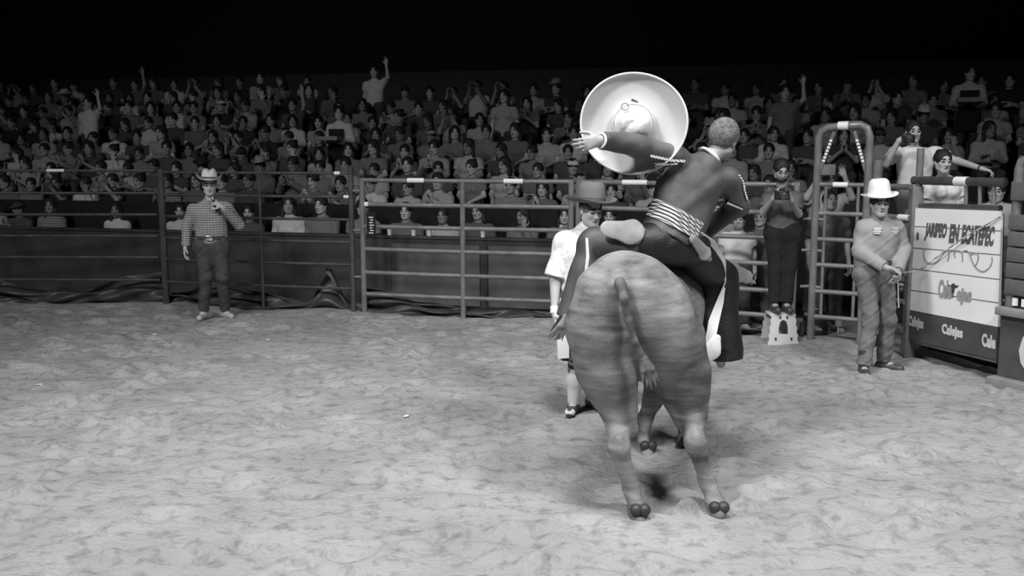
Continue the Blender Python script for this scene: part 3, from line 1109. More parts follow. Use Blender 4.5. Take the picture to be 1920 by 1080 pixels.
hd = [SP(1775, 533, e1), SP(1782, 535, e1), SP(1787, 531, e1), SP(1792, 535.5, e1), SP(1797, 535, e1), SP(1795, 539, e1), SP(1790, 540, e1), SP(1788, 550, e1), SP(1785, 550, e1), SP(1783, 539.5, e1), SP(1778, 538, e1)]
b_.add(hd + [c - sn * .006 for c in hd], [tuple(range(11)), tuple(reversed(range(11, 22)))] + [(i, (i + 1) % 11, (i + 1) % 11 + 11, i + 11) for i in range(11)])
b_.tube([SP(1786.5, 549, .054), SP(1786, 558, .054)], .006, 8)
b_.build('bull_head_mark', M['seam'], wb)
for (x0, y0, w_, n_) in ((1703, 613, 28, 'Calejas'), (1766, 628, 39, 'Calejas'), (1841, 646, 26, 'Cale')):
    sl = .245
    lettering(n_, SP(x0, y0 + 3, e0), SP(x0 + w_, y0 + 3 + w_ * sl, e0), SP(x0 + .5, y0 - 22, e0), M['lettering'], 'pale_lettering', db, sn)
b_ = MB()
fr0 = [SP(1702, 636, 0.0), SP(1702, 398, 0.0)]; fr1 = [SP(1872, 676, 0.0), SP(1876, 400, 0.0)]
b_.tube(fr0, .03); b_.tube(fr1, .03); b_.tube([fr0[0], fr1[0]], .03); b_.tube([fr0[1], fr1[1]], .03)
b_.build('frame', M['rail'], sign)

# rails above the chute gate
a, b2 = on_plane(1713, 338, SG0), on_plane(1884, 342, SG0)
root = empty('chute_rail', (0, 0, 0), 0, 'thick dark pipe rail with a white sticker above the white sign', 'rail')
s_ = MB(); s_.tube([a, b2], .042, 16); s_.build('pipe', M['rail_dark'], root)
c = a + (b2 - a) * .56; dd = nrm(b2 - a)
s_ = MB(); s_.tube([c - dd * .075, c + dd * .075], .045, 16); s_.build('sticker', M['sticker'], root)
s_ = MB(); s_.tube([on_plane(1711, 385, SG0), on_plane(1876, 391, SG0)], .03); s_.build('lower_bar', M['rail_dark'], root)
for x_ in (1812, 1838, 1864):
    s_ = MB(); s_.tube([on_plane(x_, 340, SG0), on_plane(x_ - 1, 390, SG0)], .018); s_.build('upright', M['rail'], root)

# ------------------------------------------------------------------ nearest chute at the right edge
kd = nrm(K1 - K0); kn = V(kd[1], -kd[0], 0)
if kn[1] > 0: kn = -kn
if kn[0] > 0 and abs(kn[1]) < .2: kn = -kn
chute = empty('bucking_chute', (0, 0, 0), 0, 'bucking chute side of horizontal planks over a dark lettered panel, at the right edge', 'chute')
def KP(s, z, off=0.0): return K0 + kd * s + V(0, 0, z) + kn * off
KL = 1.3
def kz(py): return on_plane(1890, py, K0, kn)[2]
AX = (kd, kn, (0, 0, 1))
def kbox(name, s0, s1, z0, z1, off, th, material, bev=.0):
    b_ = MB(); b_.box(KP((s0 + s1) / 2, (z0 + z1) / 2, off), (s1 - s0, th, z1 - z0), AX, bev)
    return b_.build(name, material, chute)
kbox('dark_panel', 0, KL, .08, kz(590), .0, .05, M['chute_dark'])
kbox('ledge', -.02, KL, kz(590), kz(575), .03, .13, M['ledge'], .008)
kbox('sill', -.04, KL, -.02, .08, .04, .16, M['ledge'], .01)
for (y0, y1) in ((340, 375), (401, 430), (433, 460), (463, 489), (491, 519), (522, 551)):
    s0 = .02
    kbox('plank', s0, KL if (y0 != 433) else .22, kz(y1), kz(y0), .02, .045, M['chute_board'], .008)
zt = kz(297)
b_ = MB(); b_.tube([KP(.05, .1, -.02), KP(.05, zt - .09, -.02), KP(.07, zt - .03, -.02), KP(.13, zt, -.02), KP(KL, zt + .01, -.02)], .045, 14); b_.build('frame', M['rail'], chute)
b_ = MB(); b_.tube([KP(.24, kz(590), -.05), KP(.24, zt, -.05)], .022, 12); b_.build('upright', M['rail'], chute)
for s0 in (.13, .22):
    kbox('white_sticker', s0 - .022, s0 + .022, kz(570), kz(556), .03, .02, M['sticker'])
kbox('white_sticker', .20, .26, kz(452), kz(445), -.02, .02, M['sticker'])
lettering('Ca', KP(.20, kz(700), .028), KP(.86, kz(703), .028), KP(.20, kz(601), .028), M['lettering'], 'pale_lettering', chute, kn)

# dark platform behind the chutes where people stand
b_ = MB()
q0, q1 = SG0 - sn * .45 - sd * .2, SG1 - sn * .45 + sd * .6
c = (q0 + q1) / 2 - sn * .75; c[2] = .26
b_.box(c, (np.linalg.norm(q1 - q0), 1.5, .52), (sd, sn, (0, 0, 1)))
o = b_.build('platform', M['black_drape'])
tag(o, 'low dark platform behind the white sign, under the people watching', 'platform')
PLAT_Z = .52
PLAT_C = c


# ------------------------------------------------------------------ black shade cloth heaped at the fence foot
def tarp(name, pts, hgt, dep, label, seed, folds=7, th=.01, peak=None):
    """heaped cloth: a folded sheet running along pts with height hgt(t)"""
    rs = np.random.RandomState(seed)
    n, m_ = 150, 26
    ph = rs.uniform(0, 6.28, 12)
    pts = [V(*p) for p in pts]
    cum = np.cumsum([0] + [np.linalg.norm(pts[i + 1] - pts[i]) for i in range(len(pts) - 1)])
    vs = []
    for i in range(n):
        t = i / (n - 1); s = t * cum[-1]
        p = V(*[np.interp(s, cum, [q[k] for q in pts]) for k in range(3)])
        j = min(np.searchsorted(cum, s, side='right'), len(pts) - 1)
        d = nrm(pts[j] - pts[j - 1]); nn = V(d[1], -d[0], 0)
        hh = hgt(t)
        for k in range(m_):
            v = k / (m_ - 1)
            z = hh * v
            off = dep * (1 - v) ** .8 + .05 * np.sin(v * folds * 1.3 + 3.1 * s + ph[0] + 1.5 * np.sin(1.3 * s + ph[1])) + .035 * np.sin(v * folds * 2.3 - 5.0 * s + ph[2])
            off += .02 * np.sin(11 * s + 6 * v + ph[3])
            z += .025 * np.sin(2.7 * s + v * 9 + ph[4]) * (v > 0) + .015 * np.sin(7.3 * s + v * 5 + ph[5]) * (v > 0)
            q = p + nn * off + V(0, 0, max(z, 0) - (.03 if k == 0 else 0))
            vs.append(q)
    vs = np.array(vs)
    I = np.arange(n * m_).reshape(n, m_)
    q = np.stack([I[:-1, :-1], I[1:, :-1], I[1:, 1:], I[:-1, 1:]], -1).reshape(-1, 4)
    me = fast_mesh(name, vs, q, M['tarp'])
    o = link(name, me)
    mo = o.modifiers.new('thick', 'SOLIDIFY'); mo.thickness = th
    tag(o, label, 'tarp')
    return o


bk = V(.0, .18, 0)
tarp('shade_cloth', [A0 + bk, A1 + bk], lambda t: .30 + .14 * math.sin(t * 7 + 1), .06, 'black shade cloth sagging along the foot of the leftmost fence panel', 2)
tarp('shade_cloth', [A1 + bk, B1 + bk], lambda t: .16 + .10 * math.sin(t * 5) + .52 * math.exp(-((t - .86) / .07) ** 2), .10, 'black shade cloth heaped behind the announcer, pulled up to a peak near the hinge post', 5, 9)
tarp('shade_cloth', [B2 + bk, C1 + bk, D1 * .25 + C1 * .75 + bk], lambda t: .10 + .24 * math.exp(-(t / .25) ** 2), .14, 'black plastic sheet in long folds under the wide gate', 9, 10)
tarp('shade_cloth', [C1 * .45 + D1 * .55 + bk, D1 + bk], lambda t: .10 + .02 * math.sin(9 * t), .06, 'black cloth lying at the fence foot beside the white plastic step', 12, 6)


# ================================================================== PEOPLE IN THE ARENA
def hair_prims(c, f, u, kind, s=1.0, grow=.010):
    r, f, u = frame(f, u)
    R = np.stack([r, f, u])
    def P(x, y, z): return c + s * (r * x + f * y + u * z)
    o_ = [ell(P(0, -.018, .036), V(.078 + grow, .094 + grow, .088 + grow) * s, .01, R)]
    if kind == 'long':
        o_ += [cap(P(.072, -.02, .02), P(.082, .0, -.15), .030, .028, .03), cap(P(-.072, -.02, .02), P(-.082, .0, -.15), .030, .028, .03),
               cap(P(0, -.07, .0), P(0, -.09, -.18), .06, .055, .04)]
    elif kind == 'bun':
        o_ += [ell(P(0, -.11, .09), .035 * s, .02)]
    o_.append(ell(P(0, .105, -.035), V(.066 if kind != 'long' else .060, .075, .118) * s, .012, R, neg=True))
    if kind == 'hatted':
        o_.append(cap(P(-.12, -.02, .14), P(.12, -.02, .14), .085 * s, .085 * s, .005, neg=True))
        o_.append(cap(P(-.12, .08, .14), P(.12, .08, .14), .085 * s, .085 * s, .005, neg=True))
        o_.append(cap(P(-.12, -.12, .14), P(.12, -.12, .14), .085 * s, .085 * s, .005, neg=True))
    if kind in ('short', 'bun', 'hatted'):
        o_.append(cap(P(-.12, .03, -.07), P(.12, .03, -.07), .065 * s, .065 * s, .01, neg=True))
        o_.append(cap(P(-.12, -.05, -.105), P(.12, -.05, -.105), .055 * s, .055 * s, .01, neg=True))
    return o_


SK3 = [M['skin'], M['eye'], M['lip']]


def person_body(J, h=.0065, label=None, group=None, mats=SK3, mouth=0.0, woman=False, g=1.0, cat='person', name='person'):
    P_ = body_prims(J, woman=woman, g=g) + head_prims(J['head'], J['face'], J['up'], J.get('hs', 1.0), mouth)
    o = skinned(name, P_, h, mats, slot_fn=face_slots(J['head'], J['face'], J['up'], J.get('hs', 1.0)))
    return tag(o, label, cat, group)


def belt(J, parent, rr=.135, z=0.0, name='belt', m=None, buckle=True, g=1.0):
    up = nrm(J['chest'] - J['pelvis']); fr = perp(up, J['front']); l = np.cross(up, fr)
    c = J['pelvis'] + up * (.055 + z)
    b_ = MB(); pts = []
    n = 40
    vs = []
    for (dr, dz) in ((0, -.018), (.006, -.018), (.006, .018), (0, .018)):
        for k in range(n):
            t = 2 * math.pi * k / n
            vs.append(c + l * (rr * 1.33 + dr) * g * math.cos(t) + fr * (rr + dr) * g * math.sin(t) + up * dz)
    fs = []
    for i in range(4):
        for k in range(n):
            fs.append((i * n + k, i * n + (k + 1) % n, ((i + 1) % 4) * n + (k + 1) % n, ((i + 1) % 4) * n + k))
    b_.add(vs, fs, True)
    o = b_.build(name, m or M['boot_dark'], parent)
    if buckle:
        b_ = MB(); b_.box(c + fr * (rr + .010) * g, (.085, .012, .062), (l, fr, up), .01)
        b_.build('buckle', M['silver'], o)
    return o


def collar(J, parent, material, inf=.0):
    up = nrm(J['head'] - J['neck']); fr = perp(up, J['front']); l = np.cross(up, fr)
    c = J['neck'] - up * .005
    b_ = MB()
    for sg in (-1, 1):
        pts = [c - fr * .055 + up * .03, c + l * sg * .055 + up * .025 - fr * .01, c + l * sg * .035 + fr * .055 + up * .0, c + l * sg * .012 + fr * .075 - up * .025]
        low = [p + (p - c) * .25 - up * (.035 + .012 * i) for i, p in enumerate(pts)]
        vs = pts + low
        vs2 = [v + nrm(v - c) * .006 for v in vs]
        f1 = [(i, i + 1, i + 5, i + 4) for i in range(3)]
        b_.add(vs + vs2, f1 + [tuple(8 + q for q in reversed(f)) for f in f1] + [(0, 8, 9, 1), (1, 9, 10, 2), (2, 10, 11, 3), (4, 5, 13, 12), (5, 6, 14, 13), (6, 7, 15, 14), (3, 11, 15, 7), (0, 4, 12, 8)], True)
    return b_.build('collar', material, parent)


def boots(J, parent, material, h=.007, kind='boot', name='boot'):
    for s_ in 'LR':
        skinned(name, shoe_prims(J['an' + s_], J['toe' + s_], kind), h, material, parent)


# ---------- the announcer (left), microphone in his left hand
feet = (G(381, 601) + G(424, 598)) / 2
J = standing(feet, (.12, -1), 1.80)
P = J['P']; f, l, u = J['front'], J['l'], J['up']
J['anR'] = G(380, 600) + V(0, .05, .095); J['anL'] = G(420, 598) + V(0, .06, .095)
J['knR'] = W(386, 520, feet[1] - .04); J['knL'] = W(418, 520, feet[1] - .04)
J['toeR'] = nrm(f - l * .15); J['toeL'] = nrm(f + l * .75)
J['shR'] = P(-.19, 0, 1.372); J['shL'] = P(.19, 0, 1.38)
J['elR'] = P(-.285, -.02, 1.13); J['wrR'] = P(-.30, .04, .90)
J['elL'] = P(.335, -.0, 1.15); J['wrL'] = P(.165, .17, 1.385)
J['hdL'] = nrm(-l * .8 + u * .55 + f * .15); J['pnL'] = nrm(-l * .3 + f * -.4 - u * .5); J['tsL'] = 1; J['curlL'] = 1.2; J['thL'] = .9
J['head'] = P(.01, .03, 1.625); J['face'] = nrm(f + l * .12 - u * .08)
per = person_body(J, .0065, 'announcer in a checked shirt and pale cowboy hat speaking into a microphone', mats=[M['skin_light'], M['eye'], M['lip']], g=1.06)
ANN = J
g_ = 1.10
shp = torso_cover(J, .014, g_, low=.0)
for s_ in 'LR':
    shp += sleeve(J['sh' + s_], J['el' + s_], J['wr' + s_], .013, 1.93, g_)
sh = skinned('shirt', shp, .0075, M['shirt_check'], per, wrinkle=.007, wscale=20)
collar(J, per, M['shirt_check'])
tr = skinned('trousers', trouser_prims(J, .010, 1.95, g_ * .98), .0075, M['dark_denim'], per, wrinkle=.007, wscale=26)
belt(J, per, .132, 0.0, g=1.06)
boots(J, per, M['boot_pale'])
skinned('hair', hair_prims(J['head'], J['face'], J['up'], 'hatted'), .007, M['hair_brown'], per)
cowboy_hat('hat', J['head'] + V(0, 0, .082), nrm(J['face'] * V(1, 1, 0)), nrm(V(.0, .10, 1)), M['hat_straw'], M['hat_band'], per, crown_h=.125, brim=.205, curl=.085, rc=.088)
mic0 = J['wrL'] + J['hdL'] * .085 + J['pnL'] * .03
mdir = nrm(J['head'] + J['face'] * .13 - u * .05 - mic0 + u * .0)
mdir = nrm(mdir + u * .5)
b_ = MB(); b_.tube([mic0 - mdir * .09, mic0 - mdir * .02, mic0 + mdir * .06], [.012, .014, .017]); o = b_.build('microphone', M['black_plastic'])
tag(o, 'black microphone held to the announcer\'s mouth', 'microphone')
b_ = MB(); b_.lathe([(0, .105), (.014, .101), (.022, .085), (.024, .072), (.02, .058), (0, .055)], mic0, mdir, 20); b_.build('mesh_head', M['silver'], o)
b_ = MB(); b_.tube([mic0 - mdir * .091, mic0 - mdir * .10], .0125); b_.build('end_ring', M['silver'], o)

# ---------- the cowboy on the right, pulling the gate rope
fc = (G(1626, 702) + G(1660, 698)) / 2
J = standing(fc, (.30, -1), 1.77)
P = J['P']; f, l, u = J['front'], J['l'], J['up']
J['anR'] = G(1622, 706) + V(0, .05, .095); J['anL'] = G(1662, 698) + V(0, .08, .095)
J['toeR'] = nrm(V(-.15, -1, 0)); J['toeL'] = nrm(V(.75, -.7, 0))
Yc = fc[1]
J['pelvis'] = W(1641, 503, Yc); J['hipR'] = J['pelvis'] - l * .095 - u * .05; J['hipL'] = J['pelvis'] + l * .09 - u * .05
J['knR'] = W(1632, 600, Yc - .06); J['knL'] = W(1665, 600, Yc + .02)
J['chest'] = W(1645, 440, Yc + .0); J['neck'] = W(1649, 404, Yc - .02); J['head'] = W(1650, 384, Yc - .07)
J['shR'] = W(1621, 424, Yc - .02); J['shL'] = W(1678, 424, Yc + .04)
J['elR'] = W(1611, 470, Yc - .06); J['wrR'] = W(1664, 503, Yc - .30)
J['elL'] = W(1694, 466, Yc + .06); J['wrL'] = W(1682, 512, Yc - .18)
J['hdR'] = nrm(V(.92, -.15, -.32)); J['pnR'] = nrm(V(0, -.5, -.9)); J['tsR'] = -1; J['curlR'] = .9
J['hdL'] = nrm(V(-.1, -.5, -.5)); J['pnL'] = nrm(V(-.9, -.2, .2)); J['tsL'] = 1; J['curlL'] = .9
J['face'] = nrm(V(-.06, -1, -.05))
J['face'] = nrm(V(-.08, -1, .02))
per = person_body(J, .0065, 'cowboy in a grey shirt and white hat pulling a rope beside the white sign', mats=[M['skin'], M['eye'], M['lip']], g=1.05, mouth=.006)
COW = J
g_ = 1.08
shp = torso_cover(J, .016, g_)
for s_ in 'LR':
    shp += sleeve(J['sh' + s_], J['el' + s_], J['wr' + s_], .017, 1.9, g_)
skinned('shirt', shp, .0075, M['shirt_grey'], per, wrinkle=.006, wscale=34)
collar(J, per, M['shirt_grey'])
up_ = nrm(J['neck'] - J['pelvis']); fr_ = perp(up_, J['front']); ll = np.cross(up_, fr_)
for sg in (-1, 1):
    b_ = MB()
    for i in range(4):
        b_.tube([J['chest'] + ll * sg * (.06 + .012 * (i % 2)) + fr_ * .134 + up_ * (.075 - .016 * i), J['chest'] + ll * sg * (.135 - .01 * (i % 2)) + fr_ * .118 + up_ * (.075 - .016 * i)], .0055, 8)
    b_.build('chest_lettering', M['sticker'], per)
skinned('trousers', trouser_prims(J, .008, 1.97, 1.04, flare=.006), .0075, M['denim'], per, wrinkle=.006, wscale=38)
belt(J, per, .130, .015, g=1.06, buckle=False)
boots(J, per, M['boot_dark'])
skinned('hair', hair_prims(J['head'], J['face'], J['up'], 'hatted'), .007, M['hair'], per)
cowboy_hat('hat', J['head'] + V(-.005, .01, .085), nrm(V(.0, -1, -.05)), nrm(V(-.10, .0, 1)), M['hat_white'], M['hat_white'], per, crown_h=.15, brim=.168, curl=.018, rc=.092, dent=False)
# rope from his hands to the chute
r0 = J['wrL'] + J['hdL'] * .09; r1 = J['wrR'] + J['hdR'] * .08 + J['pnR'] * .02
r2 = SP(1722, 508, .12); r3 = SP(1800, 450, .10); r4 = SP(1876, 406, .07)
b_ = MB(); b_.tube([r0 + V(.02, 0, -.25), r0 + V(.0, 0, -.02), r1 * .5 + r0 * .5, r1, r2, r3, r4], .007, 8)
o = b_.build('pull_rope', M['rope']); tag(o, 'pale rope running from the right cowboy\'s hands across the white sign', 'rope')

# ---------- bullfighting clown behind the bull
fcl = (G(1076, 776) + G(1106, 772)) / 2
J = standing(fcl, (.18, -1), 1.72)
P = J['P']; f, l, u = J['front'], J['l'], J['up']; Yc = fcl[1]
J['anR'] = G(1076, 777) + V(0, .05, .095); J['anL'] = G(1108, 771) + V(.02, .1, .095)
J['toeR'] = nrm(V(-.25, -1, 0)); J['toeL'] = nrm(V(.45, -1, 0))
J['pelvis'] = W(1098, 560, Yc); J['hipR'] = J['pelvis'] - l * .10 - u * .05; J['hipL'] = J['pelvis'] + l * .10 - u * .05
J['knR'] = W(1081, 676, Yc - .08); J['knL'] = W(1110, 676, Yc - .03)
J['chest'] = W(1098, 478, Yc); J['neck'] = W(1103, 424, Yc - .03); J['head'] = W(1108, 396, Yc - .09)
J['shR'] = W(1062, 446, Yc); J['shL'] = W(1142, 450, Yc)
J['elR'] = W(1041, 520, Yc - .05); J['wrR'] = W(1040, 586, Yc - .12); J['elL'] = W(1168, 520, Yc); J['wrL'] = W(1160, 580, Yc - .1)
J['hdR'] = nrm(V(.05, -.2, -1)); J['curlR'] = .7
J['face'] = nrm(V(.42, -.9, -.22))
per = person_body(J, .0065, 'bullfighter in white printed shirt, dark shorts, white socks and grey hat behind the bull', mats=[M['skin_light'], M['eye'], M['lip']], g=1.10)
g_ = 1.14
shp = torso_cover(J, .022, g_, low=.10)
for s_ in 'LR':
    shp += sleeve(J['sh' + s_], J['el' + s_], J['wr' + s_], .026, .98, g_)
skinned('shirt', shp, .0075, M['shirt_white'], per, wrinkle=.006, wscale=20)
collar(J, per, M['shirt_white'])
skinned('shorts', trouser_prims(J, .028, .98, g_), .0075, M['dark_denim'], per, wrinkle=.006)
for s_ in 'LR':
    K, A = J['kn' + s_], J['an' + s_]
    skinned('knee_pad', [cap(K + (K - A) * .10, K + (A - K) * .15, .070, .068, .03, flat=2)], .007, M['black_leather'], per)
    skinned('sock', [cap(K + (A - K) * .20, K + (A - K) * .45, .064, .070, .02, flat=0), cap(K + (A - K) * .4, A - V(0, 0, .02), .070, .048, .03)], .007, M['white_cloth'], per)
boots(J, per, M['boot_dark'], kind='shoe', name='sneaker')
for s_ in 'LR':
    A, t = J['an' + s_], J['toe' + s_]
    skinned('toe_cap', [ell(A - V(0, 0, .052) + t * .155, V(.043, .043, .034), .02)], .006, M['white_leather'], per)
b_ = MB(); wr = J['wrR']; ad = nrm(J['wrR'] - J['elR']); b_.tube([wr - ad * .05, wr + ad * .005], .036, 18); b_.build('wristband', M['white_cloth'], per)
towel = ribbon('white_towel', [J['pelvis'] + V(-.16, -.15, .02), J['pelvis'] + V(-.19, -.19, -.2), J['pelvis'] + V(-.185, -.20, -.44)], [.10, .10, .09], .02, V(1, .3, 0), M['white_cloth'], per)
skinned('hair', hair_prims(J['head'], J['face'], J['up'], 'hatted'), .007, M['hair_brown'], per)
cowboy_hat('hat', J['head'] + V(-.0, .01, .075), nrm(V(.42, -.9, 0)), nrm(V(.02, .06, 1)), M['hat_grey'], M['hat_band'], per, crown_h=.15, brim=.20, curl=.035, rc=.10, dent=False)

# ================================================================== THE BULL (rump to the camera, leaning)
bp = []
pelv = W(1188, 580, 5.75)
bp.append(ell(pelv, V(.27, .36, .29), .14))
bp.append(ell(W(1166, 532, 5.74), V(.20, .30, .14), .12))
bp.append(cap(W(1156, 506, 5.62), W(1185, 508, 6.4), .07, .10, .12))                   # ridge of the rump
bp.append(cap(W(1160, 520, 5.44), W(1160, 535, 5.42), .045, .045, .08))                # tail head
bp.append(cap(W(1106, 535, 5.72), W(1140, 520, 5.80), .05, .08, .10))                  # hook bones
bp.append(cap(W(1232, 545, 5.80), W(1205, 525, 5.85), .05, .08, .10))
bp.append(ell(W(1126, 605, 5.60), V(.15, .20, .28), .14)); bp.append(ell(W(1250, 630, 5.68), V(.17, .22, .28), .14))
bp.append(cap(W(1192, 582, 5.9), W(1228, 578, 6.75), .28, .32, .15))            # barrel
bp.append(cap(W(1205, 650, 6.0), W(1240, 640, 6.8), .21, .23, .2))             # belly
bp.append(cap(W(1232, 560, 6.7), W(1262, 545, 7.1), .31, .25, .2))             # shoulders
bp.append(cap(W(1234, 515, 6.8), W(1262, 520, 7.05), .16, .16, .2))            # hump
bp.append(cap(W(1262, 540, 7.05), W(1288, 590, 7.55), .23, .17, .15))          # neck
bp.append(cap(W(1172, 570, 5.33), W(1192, 690, 5.42), .02, .02, .08, neg=True))   # cleft between the thighs
# hind legs
TL = [W(1120, 612, 5.62), W(1136, 692, 5.62), W(1162, 768, 5.70), W(1160, 838, 5.42), W(1184, 915, 5.48), W(1196, 958, 5.42), W(1200, 980, 5.36)]
TR = [W(1262, 635, 5.78), W(1277, 705, 5.78), W(1292, 770, 5.80), W(1304, 832, 5.52), W(1326, 902, 5.56), W(1342, 945, 5.50), W(1348, 964, 5.44)]
for T, dx in ((TL, 1), (TR, 1)):
    bp += chain(T, [.17, .145, .094, .054, .043, .048, .042], .05)
    bp.append(cap(T[0], T[1] + (T[2] - T[1]) * .4, .165, .12, .1))
    bp.append(cap(T[1], T[2] + (T[3] - T[2]) * .2, .14, .055, .10))
    bp.append(cap(T[3] + V(0, -.03, .05), T[2] + V(0, -.03, -.02), .014, .022, .03))
    bp.append(cap(T[3] + V(0, -.03, .05), T[3] + V(0, -.035, .02), .024, .026, .02))   # point of the hock
# front legs
FLl = [W(1240, 680, 6.75), W(1224, 750, 6.78), W(1210, 785, 6.80), W(1206, 826, 6.72), W(1214, 850, 6.66), W(1217, 862, 6.62)]
FRr = [W(1285, 680, 6.85), W(1288, 755, 6.90), W(1284, 790, 6.90), W(1280, 830, 6.80), W(1288, 854, 6.72), W(1292, 866, 6.68)]
for T in (FLl, FRr):
    bp += chain(T, [.13, .065, .048, .033, .038, .036], .045)
# head, lowered and turned right
hc = W(1296, 625, 7.75)
hn = W(1296, 672, 8.0)
bp.append(cap(W(1290, 598, 7.55), hc, .15, .13, .1)); bp.append(cap(hc, hn, .125, .085, .08))
bp.append(ell(hn, V(.095, .09, .075), .05))
hd_ = nrm(hn - hc); hs_ = nrm(np.cross(hd_, V(0, 0, 1)))
hu_ = np.cross(hs_, hd_)
bull = skinned('bull', bp, .014, M['bull'], None)
tag(bull, 'big brindled grey bull bucking with its rump towards us, rider on its back', 'bull')
for sg in (-1, 1):
    e_ = hc + hs_ * sg * .12 + hu_ * .04
    skinned('ear', [cap(e_, e_ + hs_ * sg * .16 - hu_ * .03, .035, .03, .02, sq=(nrm(hd_), .4)), cap(e_ + hs_ * sg * .16 - hu_ * .03, e_ + hs_ * sg * .22 - hu_ * .05, .03, .012, .02, sq=(nrm(hd_), .4))], .007, M['bull'], bull)
    h0 = hc + hs_ * sg * .09 + hu_ * .10
    skinned('horn', chain([h0, h0 + hs_ * sg * .14 + hu_ * .02, h0 + hs_ * sg * .23 + hu_ * .10, h0 + hs_ * sg * .24 + hu_ * .22], [.036, .030, .020, .006], .02), .007, M['horn'], bull)
for i, (T, r_) in enumerate(((TL, .062), (TR, .062), (FLl, .055), (FRr, .055))):
    e_ = T[-1]; zt_ = gz(e_[0], e_[1])
    tip = V(e_[0], e_[1] + (-.02 if i < 2 else .02), max(zt_ + .055, .05))
    for sg in (-1, 1):
        skinned('hoof', [cap(T[-2] + V(sg * .018, 0, -.01), tip + V(sg * .024, .02, 0), .026, .034, .012), cap(tip + V(sg * .024, .02, 0), tip + V(sg * .026, .085, -.02), .034, .022, .01)], .007, M['hoof'], bull,
                clips=[(V(0, 0, zt_ + .008), V(0, 0, -1))])
# tail hanging between the thighs
tl = [W(1161, 522, 5.45), W(1163, 534, 5.36), W(1170, 560, 5.33), W(1178, 600, 5.35), W(1190, 640, 5.36), W(1206, 672, 5.38)]
skinned('tail', chain(tl, [.034, .030, .024, .020, .018, .022], .02), .008, M['bull_dark'], bull)
sw = []
rr_ = random.Random(5)
for i in range(22):
    a = rr_.uniform(-1, 1)
    q1 = tl[-1] + V(.02 + .03 * a, rr_.uniform(-.02, .02), -.05 - rr_.uniform(0, .02))
    q2 = tl[-1] + V(.04 + .05 * a, rr_.uniform(-.03, .03), -.12 - rr_.uniform(0, .06) + .03 * abs(a))
    sw += [cap(tl[-1], q1, .014, .014, .015), cap(q1, q2, .014, .004, .006)]
skinned('tail_switch', sw, .005, M['bull_dark'], bull)
# flank rope and rider's rope round the barrel (measured rings)


def body_ring(c, ax, guess, vs, rr, name, material, parent, fat, up=V(0, 0, 1)):
    """rope lying on the bull's skin around axis ax through c"""
    ax = nrm(ax); e1 = nrm(np.cross(ax, up)); e2 = np.cross(e1, ax)
    rel = vs - c
    near = np.abs(rel @ ax) < .045
    x, z = rel[near] @ e1, rel[near] @ e2
    ang = np.arctan2(z, x); rad = np.hypot(x, z)
    ok = rad < guess * 2.2
    ang, rad = ang[ok], rad[ok]
    pts = []
    n = 64
    rs_ = []
    for k in range(n):
        t = -math.pi + 2 * math.pi * (k + .5) / n
        m_ = np.abs((ang - t + math.pi) % (2 * math.pi) - math.pi) < .09
        rs_.append(np.median(rad[m_]) if m_.any() else guess)
    rs_ = np.array(rs_)
    rs_ = (rs_ + np.roll(rs_, 1) + np.roll(rs_, -1)) / 3
    for k in range(n + 1):
        t = -math.pi + 2 * math.pi * ((k % n) + .5) / n
        pts.append(c + e1 * math.cos(t) * (rs_[k % n] + rr * .6) + e2 * math.sin(t) * (rs_[k % n] + rr * .6))
    b_ = MB()
    for j in range(fat):
        b_.tube([p + ax * (j - (fat - 1) / 2) * rr * 1.7 for p in pts], rr, 10, caps=False)
    return b_.build(name, material, parent), pts


bme = bull.data
bco = np.zeros(len(bme.vertices) * 3, np.float32); bme.vertices.foreach_get('co', bco); bco = bco.reshape(-1, 3)
o, _ = body_ring(W(1226, 590, 6.62), W(1228, 578, 6.75) - W(1192, 582, 5.9), .40, bco, .014, 'bull_rope', M['rope'], None, 3)
tag(o, 'braided rope round the bull\'s chest in front of the rider\'s legs', 'rope')

# ================================================================== THE RIDER
J = dict(front=nrm(V(.45, .85, -.1)), up=nrm(V(.22, .05, .95)), face=nrm(V(.50, .80, -.30)), hs=1.06)
J['pelvis'] = W(1258, 446, 6.26); J['chest'] = W(1292, 352, 6.32); J['neck'] = W(1328, 296, 6.34); J['head'] = W(1356, 264, 6.38)
J['shL'] = W(1276, 300, 6.26); J['shR'] = W(1360, 330, 6.40)
J['elL'] = W(1196, 272, 6.10); J['wrL'] = W(1124, 263, 5.90)
J['hdL'] = nrm(W(1098, 270, 5.86) - J['wrL']); J['pnL'] = nrm(V(.2, 1, .1)); J['tsL'] = -1; J['curlL'] = .45; J['thL'] = .4
J['elR'] = W(1384, 386, 6.55); J['wrR'] = W(1318, 436, 6.68); J['hdR'] = nrm(V(-.7, .35, -.5)); J['pnR'] = nrm(V(-.3, -.2, -.9)); J['tsR'] = 1; J['curlR'] = 1.1
J['hipL'] = W(1226, 456, 6.22); J['hipR'] = W(1290, 460, 6.30)
J['knR'] = W(1346, 520, 6.55); J['anR'] = W(1345, 655, 6.50); J['toeR'] = nrm(V(.35, .75, -.45))
J['knL'] = W(1112, 458, 6.28); J['anL'] = W(1066, 588, 6.22); J['toeL'] = nrm(V(-.5, .5, -.7))
J['pnR'] = nrm(J['pnR'])
rider = person_body(J, .0075, 'rider in dark charro jacket on the bull, holding out a sombrero', mats=[M['skin'], M['eye'], M['lip']], g=1.08)
g_ = 1.14
shp = torso_cover(J, .020, g_)
for s_ in 'LR':
    shp += sleeve(J['sh' + s_], J['el' + s_], J['wr' + s_], .018, 1.92, g_)
jk = skinned('jacket', shp, .008, M['jacket'], rider, wrinkle=.007, wscale=18)
up_ = nrm(J['neck'] - J['pelvis']); bk_ = -perp(up_, J['front']); ll = np.cross(up_, bk_)
